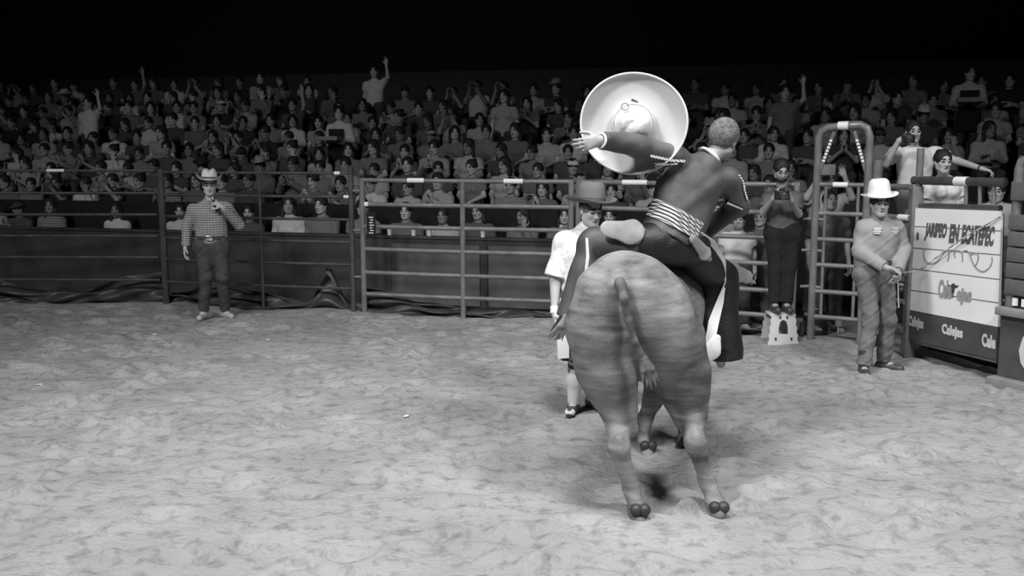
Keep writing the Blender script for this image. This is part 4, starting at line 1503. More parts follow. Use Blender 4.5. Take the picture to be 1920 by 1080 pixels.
jco = np.zeros(len(jk.data.vertices) * 3, np.float32); jk.data.vertices.foreach_get('co', jco); jco = jco.reshape(-1, 3)


def on_surface(p, d, co, R_=.02):
    """outermost point of co along direction d from p"""
    rel = co - p
    s = rel @ d
    q = rel - np.outer(s, d)
    m_ = (np.linalg.norm(q, axis=1) < R_) & (s > 0)
    return p + d * (s[m_].max() if m_.any() else .13)


# pale embroidered bands on the jacket's back
def back_band(a, b2, w, name, nseg=10, parent=jk, material=None):
    pts = []
    for i in range(nseg):
        t = i / (nseg - 1)
        pts.append(on_surface(a * (1 - t) + b2 * t, bk_, jco) + bk_ * .004)
    return ribbon(name, pts, w, .006, nrm(np.cross(nrm(pts[-1] - pts[0]), bk_)), material or M['embroid'], parent)


ch = J['chest']
pl = J['pelvis']
for i in range(5):
    back_band(pl + up_ * (.165 - .024 * i) + ll * -.17, pl + up_ * (.145 - .024 * i) + ll * .17, .018, 'embroidered_band')
for i in range(3):
    back_band(ch + up_ * (.10 - .03 * i) + ll * (-.02 - .03 * i), ch + up_ * (.02 - .03 * i) + ll * (-.17), .016, 'embroidered_band')
b_ = MB()
for i in range(9):
    t = .1 + .09 * i
    c = J['elR'] * t + J['shR'] * (1 - t)
    c = on_surface(c, nrm(V(.75, -.6, .2)), jco, .03)
    b_.lathe([(0, .010), (.008, .008), (.012, 0)], c, nrm(V(.75, -.6, .2)), 10)
b_.build('sleeve_studs', M['silver'], jk)
c0 = J['elR'] + (J['wrR'] - J['elR']) * .1
b_ = MB(); b_.tube([W(1362, 378, 6.42), W(1392, 391, 6.46)], [.016, .011], 10); b_.build('cuff_trim', M['silver'], jk)
# white collar rim and cuff
un = nrm(J['head'] - J['neck']); e1 = perp(un, V(1, 0, 0)); e2 = np.cross(un, e1)
b_ = MB(); b_.tube([J['neck'] + un * .012 + (e1 * math.cos(t) + e2 * math.sin(t)) * .070 for t in np.linspace(0, 6.283, 33)], .013, 8, caps=False); b_.build('shirt_collar', M['white_cloth'], rider)
ad = nrm(J['wrL'] - J['elL']); e1 = perp(ad, V(0, 0, 1)); e2 = np.cross(ad, e1)
b_ = MB(); b_.tube([J['wrL'] - ad * .012 + (e1 * math.cos(t) + e2 * math.sin(t)) * .042 for t in np.linspace(0, 6.283, 33)], .008, 8, caps=False); b_.build('shirt_cuff', M['white_cloth'], rider)
skinned('trousers', trouser_prims(J, .014, 1.9, 1.1), .009, M['black_leather'], rider, wrinkle=.005)
HL_, KL_, AL_ = J['hipL'], J['knL'], J['anL']
wl = nrm(V(-.1, -1, .2))
skinned('chaps', [cap(HL_ + (KL_ - HL_) * .3, KL_, .115, .095, .05), cap(KL_, AL_ + V(-.01, 0, -.03), .085, .075, .05, flat=1)], .008, M['chap_grey'], rider, wrinkle=.006, wscale=18)
skinned('thigh_light_patch', [cap(W(1140, 428, 6.12), W(1185, 436, 6.12), .05, .075, .03, sq=(wl, .25)), cap(W(1185, 436, 6.12), W(1215, 450, 6.14), .07, .04, .03, sq=(wl, .25))], .006, M['thigh_light'], rider, wrinkle=.004)  # added shell: the light falling on the left thigh built as a pale patch
ribbon('white_trim', [W(1100, 446, 6.12), W(1102, 480, 6.10), W(1096, 530, 6.08), W(1088, 575, 6.08), W(1074, 612, 6.08)], [.015, .02, .016, .02, .02], .008, V(1, .1, .1), M['white_leather'], rider)
fr2 = []
for i in range(14):
    a = rr_.uniform(-1, 1)
    q0 = W(1062, 596, 6.14); q1 = q0 + V(-.02 + .03 * a, -.01, -.05); q2 = q0 + V(-.06 + .07 * a, -.01 * a, -.10 - rr_.uniform(0, .05))
    fr2 += [cap(q0, q1, .016, .012, .015), cap(q1, q2, .012, .004, .006)]
skinned('fringe', fr2, .005, M['grey_leather'], rider)
# batwing chap on the right leg: dark leather with pale trim
H, K, A = J['hipR'], J['knR'], J['anR']
skinned('chaps', [cap(H + (K - H) * .2, K, .125, .115, .05), cap(K, A + V(0, 0, .02), .112, .125, .05, flat=1, sq=(nrm(V(.4, -.9, 0)), .8)), cap(K + V(.03, 0, 0), A + V(.07, 0, -.07), .09, .10, .05, flat=1)], .009, M['black_leather'], rider, wrinkle=.008, wscale=14)
side = nrm(V(.5, -.86, 0))
tp = [W(1312, 438, 6.18), W(1336, 458, 6.28), W(1352, 492, 6.36), W(1360, 528, 6.42), W(1350, 566, 6.40), W(1338, 604, 6.34), W(1331, 640, 6.30), W(1322, 668, 6.28)]
ribbon('white_trim', tp, [.03, .05, .065, .035, .05, .07, .065, .04], .010, [V(1, .1, .3), V(1, .2, .2), V(1, .3, .1), V(.2, 1, 0), V(.9, .4, 0), V(1, .3, .1), V(1, 0, .2), V(1, 0, .3)], M['white_leather'], rider)
wn = nrm(V(.25, -1, .15))
skinned('pale_flap', [cap(W(1343, 636, 6.24), W(1336, 656, 6.22), .035, .058, .03, sq=(wn, .2)), cap(W(1336, 656, 6.22), W(1322, 682, 6.20), .055, .018, .03, sq=(wn, .2))], .006, M['white_leather'], rider, wrinkle=.003)
skinned('chap_wing', [cap(W(1352, 522, 6.52), W(1372, 512, 6.56), .050, .072, .04, sq=(wn, .16)), cap(W(1372, 512, 6.56), W(1400, 518, 6.62), .070, .045, .03, sq=(wn, .16)), cap(W(1400, 524, 6.62), W(1416, 530, 6.64), .03, .012, .03, sq=(wn, .2))], .006, M['grey_leather'], rider, wrinkle=.004, wscale=30)
skinned('pale_flap', [cap(W(1300, 448, 6.12), W(1322, 476, 6.18), .03, .045, .03, sq=(wn, .2)), cap(W(1322, 476, 6.18), W(1330, 486, 6.2), .04, .02, .03, sq=(wn, .2))], .006, M['grey_leather'], rider)
for s_ in 'LR':
    t = J['toe' + s_]; A = J['an' + s_]
    skinned('boot', [cap(A + (J['kn' + s_] - A) * .5, A, .062, .050, .03), cap(A - t * .03, A + t * .17 - V(0, 0, .02), .045, .030, .03), ell(A - t * .04 - V(0, 0, .03), .040, .02)], .008, M['boot_dark'], rider)
skinned('hair', hair_prims(J['head'], J['face'], J['up'], 'short', 1.06, .014), .007, M['hair_brown'], rider)

# ---------- the sombrero: crown towards the camera, gripped at its left edge
hc_ = W(1187, 233, 6.22)
ha = nrm(V(-.06, -1, .10))           # axis of the crown
e1 = perp(ha, V(1, 0, 0)); e2 = np.cross(ha, e1)
if e2[2] < 0: e2 = -e2
n = 96
prof = [(0, .185), (.04, .182), (.078, .165), (.100, .125), (.112, .07), (.122, .02), (.134, .004), (.155, -.003), (.20, -.006), (.26, .004), (.30, .026), (.322, .058), (.326, .062), (.329, .056),
        (.308, .020), (.265, -.008), (.20, -.020), (.155, -.018), (.115, -.014), (.10, .05), (.07, .12), (0, .135)]
vs = []
for (rad, h) in prof:
    for k in range(n):
        t = 2 * math.pi * k / n
        hh = h
        if rad < .11 and h > .1:
            hh -= .02 * math.exp(-((rad * math.cos(t + .5) + .02) / .02) ** 2)
        if rad > .2:
            hh += .022 * math.cos(2 * t) * (rad - .2) / .13 + .008 * math.sin(3 * t + 1) * (rad - .2) / .13
        vs.append(hc_ + e1 * rad * math.cos(t) + e2 * rad * .955 * math.sin(t) + ha * hh)
fs = []
for i in range(len(prof) - 1):
    for k in range(n):
        fs.append((i * n + k, i * n + (k + 1) % n, (i + 1) * n + (k + 1) % n, (i + 1) * n + k))
b_ = MB(); b_.add(vs, [f for i, f in enumerate(fs) if i // n >= 6], True)
som = b_.build('sombrero', M['sombrero'])
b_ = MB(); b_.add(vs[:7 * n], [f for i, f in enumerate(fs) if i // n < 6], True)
b_.build('crown', M['sombrero_crown_lit'], som)  # crown painted brighter than the brim, as if lit
tag(som, 'huge pale sombrero held out at arm\'s length above the bull', 'sombrero')
b_ = MB(); b_.tube([hc_ + e1 * .325 * math.cos(t) + e2 * .955 * .325 * math.sin(t) + ha * (.062 + .022 * math.cos(2 * t) + .008 * math.sin(3 * t + 1)) for t in np.linspace(0, 2 * math.pi, 97)], .007, 8, caps=False)
b_.build('brim_edge', M['sombrero_trim'], som)
b_ = MB()
for dz in (.02, .034):
    b_.tube([hc_ + e1 * .128 * math.cos(t) + e2 * .122 * math.sin(t) + ha * dz for t in np.linspace(0, 2 * math.pi, 65)], .008, 8, caps=False)
b_.build('hat_cord', M['sombrero'], som)
for (px, py, dd) in ((1170, 205, .14),):
    c = W(px, py, 6.17) + ha * .085
    b_ = MB(); b_.tube([c + (e1 * math.cos(t) * .022 + e2 * math.sin(t) * .020) + ha * .03 for t in np.linspace(0, 6.283, 25)], .004, 6, caps=False)
    b_.build('crown_ornament', M['grey_leather'], som)
b_ = MB(); b_.tube([hc_ + e1 * -.01 + e2 * .155 + ha * .0, hc_ + e1 * .03 + e2 * .135 + ha * .0], .006, 8); b_.build('chin_cord_knot', M['boot_dark'], som)


# ================================================================== THE CROWD
def seated(pose='lap', turn=0.0, nod=0.0, wide=1.0):
    f, u, l = V(0, -1, 0), V(0, 0, 1), V(1, 0, 0)
    def P(x, y, z): return l * x + f * y + u * z
    J = dict(front=f, up=u, l=l)
    J['face'] = nrm(f * math.cos(turn) + l * math.sin(turn) - u * (.05 + nod))
    J.update(pelvis=P(0, -.02, .56), chest=P(0, .02, .85), neck=P(0, .02, 1.045), head=P(.0, .05, 1.20),
             shL=P(.172 * wide, .02, .968), shR=P(-.172 * wide, .02, .968), hipL=P(.09, 0, .53), hipR=P(-.09, 0, .53),
             knL=P(.13, .42, .52), knR=P(-.13, .42, .52), anL=P(.13, .40, .10), anR=P(-.13, .40, .10), toeL=f, toeR=f)
    E = {'lap': ((.215, .06, .74), (.09, .30, .66)), 'folded': ((.22, .05, .74), (-.03, .27, .80)), 'clap': ((.22, .12, .76), (.035, .34, .93)),
         'chin': ((.19, .16, .76), (.06, .17, 1.03)), 'up': ((.25, .05, 1.2), (.22, .05, 1.45)), 'phone': ((.20, .20, .90), (.07, .33, 1.14)),
         'down': ((.22, .0, .72), (.20, .18, .60))}
    a, b_ = E[pose]
    J['elL'] = P(*a); J['wrL'] = P(*b_)
    ra, rb = (a, b_) if pose in ('lap', 'folded', 'clap', 'phone', 'down') else E['lap']
    J['elR'] = P(-ra[0], ra[1], ra[2]); J['wrR'] = P(-rb[0], rb[1] + (.03 if pose == 'folded' else 0), rb[2] - (.05 if pose == 'folded' else 0))
    J['pnL'] = -l if pose in ('clap', 'phone') else -u; J['pnR'] = l if pose in ('clap', 'phone') else -u
    if pose == 'up':
        J['hdL'] = u; J['pnL'] = f
    if pose == 'chin':
        J['hdL'] = nrm(u + f * .1); J['pnL'] = -f
    J['tsL'], J['tsR'] = -1, 1
    if pose in ('clap', 'phone'):
        J['hdL'] = nrm(u * .9 + f * .4); J['hdR'] = J['hdL']
    return J


def upright(pose='down', turn=0.0):
    J = standing((0, 0, 0), (0, -1), 1.72)
    P = J['P']; f, l, u = J['front'], J['l'], J['up']
    J['face'] = nrm(f * math.cos(turn) + l * math.sin(turn) - u * .05)
    if pose == 'up':
        J['elL'] = P(.32, .05, 1.50); J['wrL'] = P(.30, .08, 1.76); J['hdL'] = u; J['pnL'] = f
    if pose == 'tray':
        J['elL'] = P(.25, .0, 1.12); J['elR'] = P(-.25, .0, 1.12); J['wrL'] = P(.10, .26, 1.08); J['wrR'] = P(-.10, .26, 1.10)
        J['hdL'] = nrm(f - l * .3); J['hdR'] = nrm(f + l * .3); J['pnL'] = J['pnR'] = u; J['tsL'], J['tsR'] = 1, -1
    return J


CROWD_H = .0115
SLEEVES = {'short': .62, 'long': 1.9}
POSE_TEXT = {'lap': 'hands in lap', 'folded': 'arms folded', 'clap': 'clapping hands', 'chin': 'hand at chin', 'up': 'one arm raised', 'phone': 'hands held up'}
kinds = []          # body variants
def make_kind(J, woman, sl, key, standing_=False):
    P_ = body_prims(J, woman=woman) + head_prims(J['head'], J['face'], J['up'], 1.04)
    fs = face_slots(J['head'], J['face'], J['up'], 1.04)
    vs, qs = implicit(P_, CROWD_H)
    bodies = {}
    base = fast_mesh('person', vs, qs, [M['skin'], M['eye'], M['lip']], fs)
    for tone in ('skin', 'skin_light', 'skin_dark'):
        me = base.copy(); me.materials[0] = M[tone]; bodies[tone] = me
    shp = torso_cover(J, .016, 1.04, woman, low=.06)
    for s_ in 'LR':
        shp += sleeve(J['sh' + s_], J['el' + s_], J['wr' + s_], .016, SLEEVES[sl], 1.02)
    vs, qs = implicit(shp, CROWD_H, wrinkle=.005, wscale=22)
    s1 = fast_mesh('shirt', vs, qs, [M['cloth']])
    s2 = s1.copy(); s2.materials[0] = M['cloth_striped']
    vs, qs = implicit(trouser_prims(J, .014, 1.92), .016)
    tr = fast_mesh('trousers', vs, qs, [M['dark_denim']])
    return dict(key=key, J=J, bodies=bodies, shirt={'plain': s1, 'striped': s2}, trousers=tr, woman=woman, sl=sl)


KM = [make_kind(seated(p, t, n, w), wo, sl, p) for (p, t, n, w, wo, sl) in [
    ('lap', .25, .05, 1.05, False, 'short'), ('folded', -.2, .0, 1.08, False, 'short'), ('clap', .1, .05, 1.0, True, 'short'), ('chin', -.35, .1, .95, True, 'long'),
    ('lap', -.3, .1, .95, True, 'short'), ('folded', .35, .0, .98, True, 'long'), ('lap', .0, .0, 1.1, False, 'long'), ('phone', .1, .0, 1.05, False, 'short'),
    ('up', .2, -.05, 1.0, False, 'short'), ('clap', -.15, .15, 1.05, False, 'long')]]
STAND = {'up': make_kind(upright('up', .2), False, 'short', 'up'), 'tray': make_kind(upright('tray', .3), False, 'long', 'tray'), 'down': make_kind(upright('down', -.2), True, 'short', 'down')}
HAIR = {}
for kd_ in ('short', 'long', 'bun', 'hatted'):
    vs, qs = implicit(hair_prims(V(0, 0, 0), V(0, -1, 0), V(0, 0, 1), kd_, 1.04), .009, wrinkle=.004, wscale=60)
    HAIR[kd_] = fast_mesh('hair', vs, qs, [M['hair']])
vs, qs = implicit([ell(V(0, .018, .045), V(.094, .112, .088), .01), cap(V(-.03, -.08, .045), V(.03, -.08, .045), .07, .07, .01, sq=(V(0, 0, 1), .12)),
                   cap(V(-.15, 0, -.05), V(.15, 0, -.05), .095, .095, .008, neg=True)], .008)
CAP = fast_mesh('cap', vs, qs, [M['cloth']])
_h = cowboy_hat('hat', V(0, 0, .085), V(0, -1, 0), V(0, 0, 1), M['cloth'], M['hat_band'], None, crown_h=.12, brim=.17, curl=.05, rc=.088)
HATM = _h.data
for c_ in list(_h.children):
    bpy.data.objects.remove(c_)
bpy.data.objects.remove(_h)

TONES = [('black', .02), ('dark grey', .06), ('dark grey', .08), ('dark grey', .07), ('grey', .15), ('grey', .19), ('grey', .13), ('pale grey', .33), ('pale grey', .4), ('white', .55), ('striped', .35)]


def spectator(K, loc, rz, tone, hair, skin, scale, label, group, cap_tone=None):
    stripe = tone[0] == 'striped'
    b0 = bpy.data.objects.new('person', K['bodies'][skin])
    COL.objects.link(b0)
    b0.location = tuple(loc); b0.rotation_euler = (0, 0, rz); b0.scale = (scale,) * 3
    tag(b0, label, 'person', group)
    s_ = bpy.data.objects.new('shirt', K['shirt']['striped' if stripe else 'plain']); COL.objects.link(s_); s_.parent = b0
    s_.color = (tone[1],) * 3 + (1,)
    t_ = bpy.data.objects.new('trousers', K['trousers']); COL.objects.link(t_); t_.parent = b0
    J = K['J']
    ang = math.atan2(J['face'][0], -J['face'][1])
    hm = {'cap': HAIR['short'], 'hat': HAIR['hatted']}.get(hair) or HAIR[hair]
    for me, nm in [(hm, 'hair')] + ([(CAP, 'cap')] if hair == 'cap' else []) + ([(HATM, 'hat')] if hair == 'hat' else []):
        o = bpy.data.objects.new(nm, me); COL.objects.link(o); o.parent = b0
        o.location = tuple(J['head']); o.rotation_euler = (math.asin(max(-.3, min(.3, -J['face'][2]))) * 1.0, 0, ang)
        if nm != 'hair':
            o.color = (cap_tone,) * 3 + (1,)
    return b0


ZONES = [(-200, 60, 'at the left edge of the stands'), (60, 180, 'above the left fence panel\'s sticker'), (180, 300, 'left of the leftmost fence post'), (300, 372, 'above the leftmost fence post'),
         (372, 440, 'behind the announcer'), (440, 520, 'just right of the announcer'), (520, 600, 'midway between announcer and hinge post'), (600, 665, 'left of the gate hinge post'),
         (665, 740, 'right of the gate hinge post'), (740, 820, 'above the gate\'s left sticker'), (820, 905, 'above the gate\'s middle upright'), (905, 990, 'above the gate\'s right sticker'),
         (990, 1085, 'left of the sombrero'), (1085, 1200, 'behind the sombrero\'s left half'), (1200, 1300, 'behind the sombrero\'s right half'), (1300, 1395, 'behind the rider\'s head'),
         (1395, 1450, 'just right of the rider'), (1450, 1515, 'left of the arched gate'), (1515, 1570, 'seen through the arch\'s left half'), (1570, 1625, 'seen through the arch\'s right half'),
         (1625, 1700, 'between the arch and the man filming'), (1700, 1780, 'behind the man filming'), (1780, 1850, 'above the white sign'), (1850, 2100, 'above the right-hand chute')]
ROWN = ['front', 'second', 'third', 'fourth', 'fifth', 'sixth', 'seventh', 'eighth', 'ninth', 'tenth', 'eleventh', 'topmost']
HAIRW = {'short': 'short-haired', 'long': 'long-haired', 'bun': 'hair-up', 'cap': 'capped', 'hat': 'cowboy-hatted'}
used = set()
crowd_spots = []
for row in range(N_ROWS + 1):
    sp = .54 if row else .60
    x = -14.5 - rnd.random() * .3 if row else -8.6
    while x < 9.2:
        xx = x + rnd.uniform(-.06, .06)
        x += sp * rnd.uniform(.93, 1.07) + (.0 if row else (rnd.random() < .14) * .55)
        p = line_pt(xx, ROW_OFF[row] + .02, ROW_Z[row])
        hx, hy = to_px(p + V(0, 0, 1.25))
        if hx < -25 or hx > 1945 or hy < 146:
            continue
        if row == 0 and xx > 2.5:
            continue
        if row <= 3 and hx > 1500:          # the chutes and their platform stand here
            continue
        if row and rnd.random() < .035:
            continue
        crowd_spots.append((row, xx, p, hx, hy))
# a few people on their feet: (px of head, row, pose, tone, label)
STANDERS = [(735, 7, 'up', ('white', .62), 'short', 'standing spectator in a white shirt with one arm raised, high above the gate\'s left sticker'),
            (672, 4, 'tray', ('white', .55), 'short', 'standing vendor with pale sleeves and dark apron above the gate hinge post'),
            (975, 5, 'down', ('pale grey', .38), 'long', 'standing long-haired woman in a pale top left of the sombrero'),
            (205, 5, 'up', ('white', .60), 'short', 'standing man in a white shirt with arm raised above the left fence panel'),
            (1832, 6, 'tray', ('white', .50), 'short', 'standing vendor with white sleeves and a tray, above the white sign'),
            (1480, 5, 'up', ('grey', .16), 'short', 'standing man in a grey shirt with arm raised left of the arched gate')]
taken = []
for (hx0, row, pose, tone, hair, label) in STANDERS:
    best = min([c for c in crowd_spots if c[0] == row], key=lambda c: abs(c[3] - hx0))
    crowd_spots.remove(best)
    _, xx, p, hx, hy = best
    p = p - LN * .30
    o = spectator(STAND[pose], p, LS + rnd.uniform(-.1, .1), tone, hair, 'skin_light', 1.0, label, None)
    if pose == 'tray':
        inv = o
        b_ = MB()
        b_.box((0, -.155, 1.13), (.30, .03, .36), None, .01); b_.box((0, -.14, .82), (.36, .03, .40), None, .01)
        b_.build('apron', M['black_drape'], inv)
        b_ = MB(); b_.box((0, 0, 0), (.42, .28, .03), None, .01); b_.box((0, -.13, .03), (.42, .015, .06)); b_.box((0, .13, .03), (.42, .015, .06)); b_.box((-.205, 0, .03), (.015, .28, .06)); b_.box((.205, 0, .03), (.015, .28, .06))
        t_ = b_.build('vendor_tray', M['grey_leather'])
        t_.rotation_euler = (0, 0, o.rotation_euler[2])
        rot = Matrix.Rotation(o.rotation_euler[2], 3, 'Z')
        t_.location = Vector(tuple(p)) + rot @ Vector((0, -.44, 1.11))
        tag(t_, 'shallow grey tray held by the vendor ' + ('above the gate hinge post' if hx0 < 1000 else 'above the white sign'), 'tray')
rnd.shuffle(crowd_spots)
crowd_spots.sort(key=lambda c: c[0])
N_SINGLE = 290
for i, (row, xx, p, hx, hy) in enumerate(crowd_spots):
    zone = next((z[2] for z in ZONES if z[0] <= hx < z[1]), 'at the edge of the stands')
    for _ in range(60):
        K = KM[rnd.choices(range(10), [5, 4, 3, 2, 5, 4, 4, 2, .7, 2])[0]]
        hair = rnd.choices(['long', 'bun', 'short'], [6, 2, 1])[0] if K['woman'] else rnd.choices(['short', 'cap', 'hat'], [7, 1.2, .5])[0]
        tone = rnd.choice(TONES)
        key = (row, zone, hair, tone[0], K['key'])
        if (row, zone, hair, tone[0]) not in used or _ > 40 and key not in used:
            break
    dup = (row, zone, hair, tone[0]) in used
    used.add((row, zone, hair, tone[0])); used.add(key)
    skin = rnd.choices(['skin', 'skin_light', 'skin_dark'], [5, 3, 3])[0]
    lab = '%s spectator in %s top%s, %s row, %s' % (HAIRW[hair], tone[0], (' with ' + POSE_TEXT[K['key']]) if dup else '', ROWN[row], zone)
    o = spectator(K, p, LS + rnd.uniform(-.12, .12) + (-.05 * xx / 4), tone, hair, skin, rnd.uniform(.95, 1.06), lab, 'seated spectators in the stands', cap_tone=rnd.choice([.02, .05, .3, .6]))
    o['crowd_rank'] = i
    crowd_spots[i] = o
# past about three hundred the rearmost of the crowd are one body of people
rest = crowd_spots[N_SINGLE:]
if rest:
    dg = bpy.context.evaluated_depsgraph_get()
    vs_, fs_, ms_, cl_ = [], [], [], []
    tones_ = {}
    mats_ = []
    def mslot(m_):
        if m_ not in mats_: mats_.append(m_)
        return mats_.index(m_)
    tone_m = {}
    acc_n = 0
    for o in rest:
        for q in [o] + list(o.children):
            me = q.data
            nv = len(me.vertices)
            co = np.zeros(nv * 3, np.float32); me.vertices.foreach_get('co', co); co = co.reshape(-1, 3)
            mw = np.array(q.parent.matrix_basis @ q.matrix_basis if q.parent else q.matrix_basis)
            co = co @ mw[:3, :3].T + mw[:3, 3]
            li = np.zeros(len(me.loops), np.int32); me.loops.foreach_get('vertex_index', li)
            if len(me.loops) != 4 * len(me.polygons):
                me2 = None
                tot = np.zeros(len(me.polygons), np.int32); me.polygons.foreach_get('loop_total', tot)
                st = np.zeros(len(me.polygons), np.int32); me.polygons.foreach_get('loop_start', st)
                okp = tot == 4
                qd = np.stack([li[st[okp] + k] for k in range(4)], 1)
                mi = np.zeros(len(me.polygons), np.int32); me.polygons.foreach_get('material_index', mi); mi = mi[okp]
            else:
                qd = li.reshape(-1, 4)
                mi = np.zeros(len(me.polygons), np.int32); me.polygons.foreach_get('material_index', mi)
            sl_ = []
            for m_ in me.materials:
                if m_.name.startswith('cloth'):
                    key = (m_.name, round(q.color[0], 3))
                    if key not in tone_m:
                        tone_m[key] = mat('spectator_cloth', q.color[0], .9, var=.2) if 'striped' not in m_.name else stripe_mat('spectator_striped_cloth', .08, .55, 6.5)
                    m_ = tone_m[key]
                sl_.append(mslot(m_))
            vs_.append(co); fs_.append(qd + acc_n); ms_.append(np.array(sl_, np.int32)[mi]); acc_n += nv
    o_ = link('spectators', fast_mesh('spectators', np.concatenate(vs_), np.concatenate(fs_), mats_))
    mi = np.concatenate(ms_)
    if len(o_.data.polygons) == len(mi):
        o_.data.polygons.foreach_set('material_index', mi)
    tag(o_, 'remaining rearmost spectators in the dim top rows of the stands', 'crowd', kind='stuff')
    for o in rest:
        for q in list(o.children):
            bpy.data.objects.remove(q)
        bpy.data.objects.remove(o)
    crowd_spots = crowd_spots[:N_SINGLE]
for o in crowd_spots:
    del o['crowd_rank']
print('SPECTATORS', len(crowd_spots), 'rest', len(rest))


# ================================================================== PEOPLE AT THE CHUTES AND BEHIND THE FENCE
def dress(J, per, shirt_m, trou_m, sl=.7, g=1.04, hair='short', hair_m=None, low=.05, woman=False, h=.0085, shoes=True):
    shp = torso_cover(J, .016, g, woman, low=low)
    for s_ in 'LR':
        shp += sleeve(J['sh' + s_], J['el' + s_], J['wr' + s_], .017, sl, g)
    skinned('shirt', shp, h, shirt_m, per, wrinkle=.006, wscale=22)
    skinned('trousers', trouser_prims(J, .014, 1.93, g), h, trou_m, per, wrinkle=.005)
    if hair:
        skinned('hair', hair_prims(J['head'], J['face'], J['up'], hair, J.get('hs', 1)), h, hair_m or M['hair'], per)
    if shoes:
        boots(J, per, M['boot_dark'], .009, 'shoe', 'shoe')


def camera_prop(c, f, u, label, size=1.0):
    r, f, u = frame(f, u)
    b_ = MB(); b_.box(c, (.13 * size, .055 * size, .085 * size), (r, f, u), .008)
    b_.box(c + u * .05 * size, (.045 * size, .04 * size, .03 * size), (r, f, u), .006)
    o = b_.build('camera', M['black_plastic']); tag(o, label, 'camera')
    b_ = MB(); b_.tube([c + f * .02, c + f * .09 * size, c + f * .095 * size], [.036 * size, .034 * size, .028 * size], 20); b_.build('lens', M['glass_lens'], o)
    b_ = MB(); b_.box(c + r * .045 * size + u * .048 * size, (.02, .02, .012), (r, f, u), .003); b_.build('shutter_button', M['silver'], o)
    return o


# man filming, standing on the platform: right hand holds the camera, left arm lies along the rail
Ym = 11.05
base = W(1712, 560, Ym); base[2] = PLAT_Z
J = standing(base, (-.05, -1), 1.74)
P = J['P']; f, l, u = J['front'], J['l'], J['up']
J['head'] = W(1713, 247, Ym - .08); J['neck'] = W(1713, 277, Ym); J['chest'] = W(1716, 305, Ym - .02); J['pelvis'] = W(1712, 358, Ym + .03)
J['shR'] = W(1682, 284, Ym - .02); J['shL'] = W(1747, 286, Ym + .02)
J['elR'] = W(1660, 308, Ym - .22); J['wrR'] = W(1686, 263, Ym - .36)
J['elL'] = W(1796, 302, Ym - .1); J['wrL'] = W(1840, 316, Ym - .42)
J['hipR'] = J['pelvis'] - l * .09 - u * .05; J['hipL'] = J['pelvis'] + l * .09 - u * .05
J['hdR'] = nrm(V(.8, -.3, .35)); J['pnR'] = nrm(V(.3, .6, -.5)); J['tsR'] = -1; J['curlR'] = .6
J['hdL'] = nrm(V(.9, -.2, -.25)); J['pnL'] = V(0, .2, -1); J['tsL'] = 1; J['curlL'] = .5
J['face'] = nrm(V(-.10, -1, -.12))
per = person_body(J, .0085, 'man in a white t-shirt filming with a small camera above the chute gate', mats=[M['skin_light'], M['eye'], M['lip']], g=1.02)
dress(J, per, M['white_cloth'], M['denim'], .62)
camera_prop(W(1703, 260, Ym - .42), nrm(V(-.2, -1, -.15)), V(0, 0, 1), 'small black camera held up by the man in the white t-shirt')
bd = nrm(J['wrL'] - J['elL'])
b_ = MB(); b_.tube([J['wrL'] - bd * .02, J['wrL'] + bd * .0], .034, 16); b_.build('watch', M['boot_dark'], per)

# young woman leaning on the rail
Yw = 10.35
J = standing(V(0, 0, 0), (0, -1), 1.62)
P = J['P']; f, l, u = J['front'], J['l'], J['up']
base = W(1768, 560, Yw + .15); base[2] = PLAT_Z
for k_ in ('anL', 'anR', 'knL', 'knR', 'hipL', 'hipR', 'pelvis'):
    J[k_] = J[k_] + V(base[0], base[1], PLAT_Z)
J['pelvis'] = V(base[0], base[1], PLAT_Z + .82); J['hipL'] = J['pelvis'] + V(.09, 0, -.05); J['hipR'] = J['pelvis'] + V(-.09, 0, -.05)
J['knL'][2] = J['knR'][2] = PLAT_Z + .44
J['chest'] = W(1768, 358, Yw); J['neck'] = W(1769, 330, Yw - .06); J['head'] = W(1768, 304, Yw - .14)
J['shR'] = W(1741, 346, Yw - .03); J['shL'] = W(1797, 346, Yw - .02)
J['elR'] = W(1735, 385, Yw + .02); J['wrR'] = W(1770, 389, Yw - .18); J['elL'] = W(1806, 383, Yw - .05); J['wrL'] = W(1798, 386, Yw - .28)
J['hdR'] = nrm(V(.7, -.6, -.2)); J['pnR'] = V(0, 0, -1); J['tsR'] = -1; J['hdL'] = nrm(V(.3, -.7, -.4)); J['pnL'] = V(0, 0, -1); J['tsL'] = 1
J['face'] = nrm(V(.02, -1, -.08))
per = person_body(J, .0085, 'smiling young woman in a pale t-shirt leaning on the rail above the sign', mats=[M['skin_light'], M['eye'], M['lip']], woman=True, g=.95, mouth=.006)
dress(J, per, M['shirt_white'], M['dark_denim'], .6, .97, 'bun', woman=True)

# third onlooker, half hidden by the rails
J = standing(W(1858, 500, 10.1) * V(1, 1, 0) + V(0, 0, PLAT_Z), (-.2, -1), 1.25)
J['face'] = nrm(V(-.6, -1, -.1)); J['hs'] = .95
per = person_body(J, .009, 'child in a grey top behind the rails between the white sign and chute', mats=[M['skin'], M['eye'], M['lip']], g=.85)
dress(J, per, M['shirt_grey'], M['dark_denim'], .7, .88, 'short')

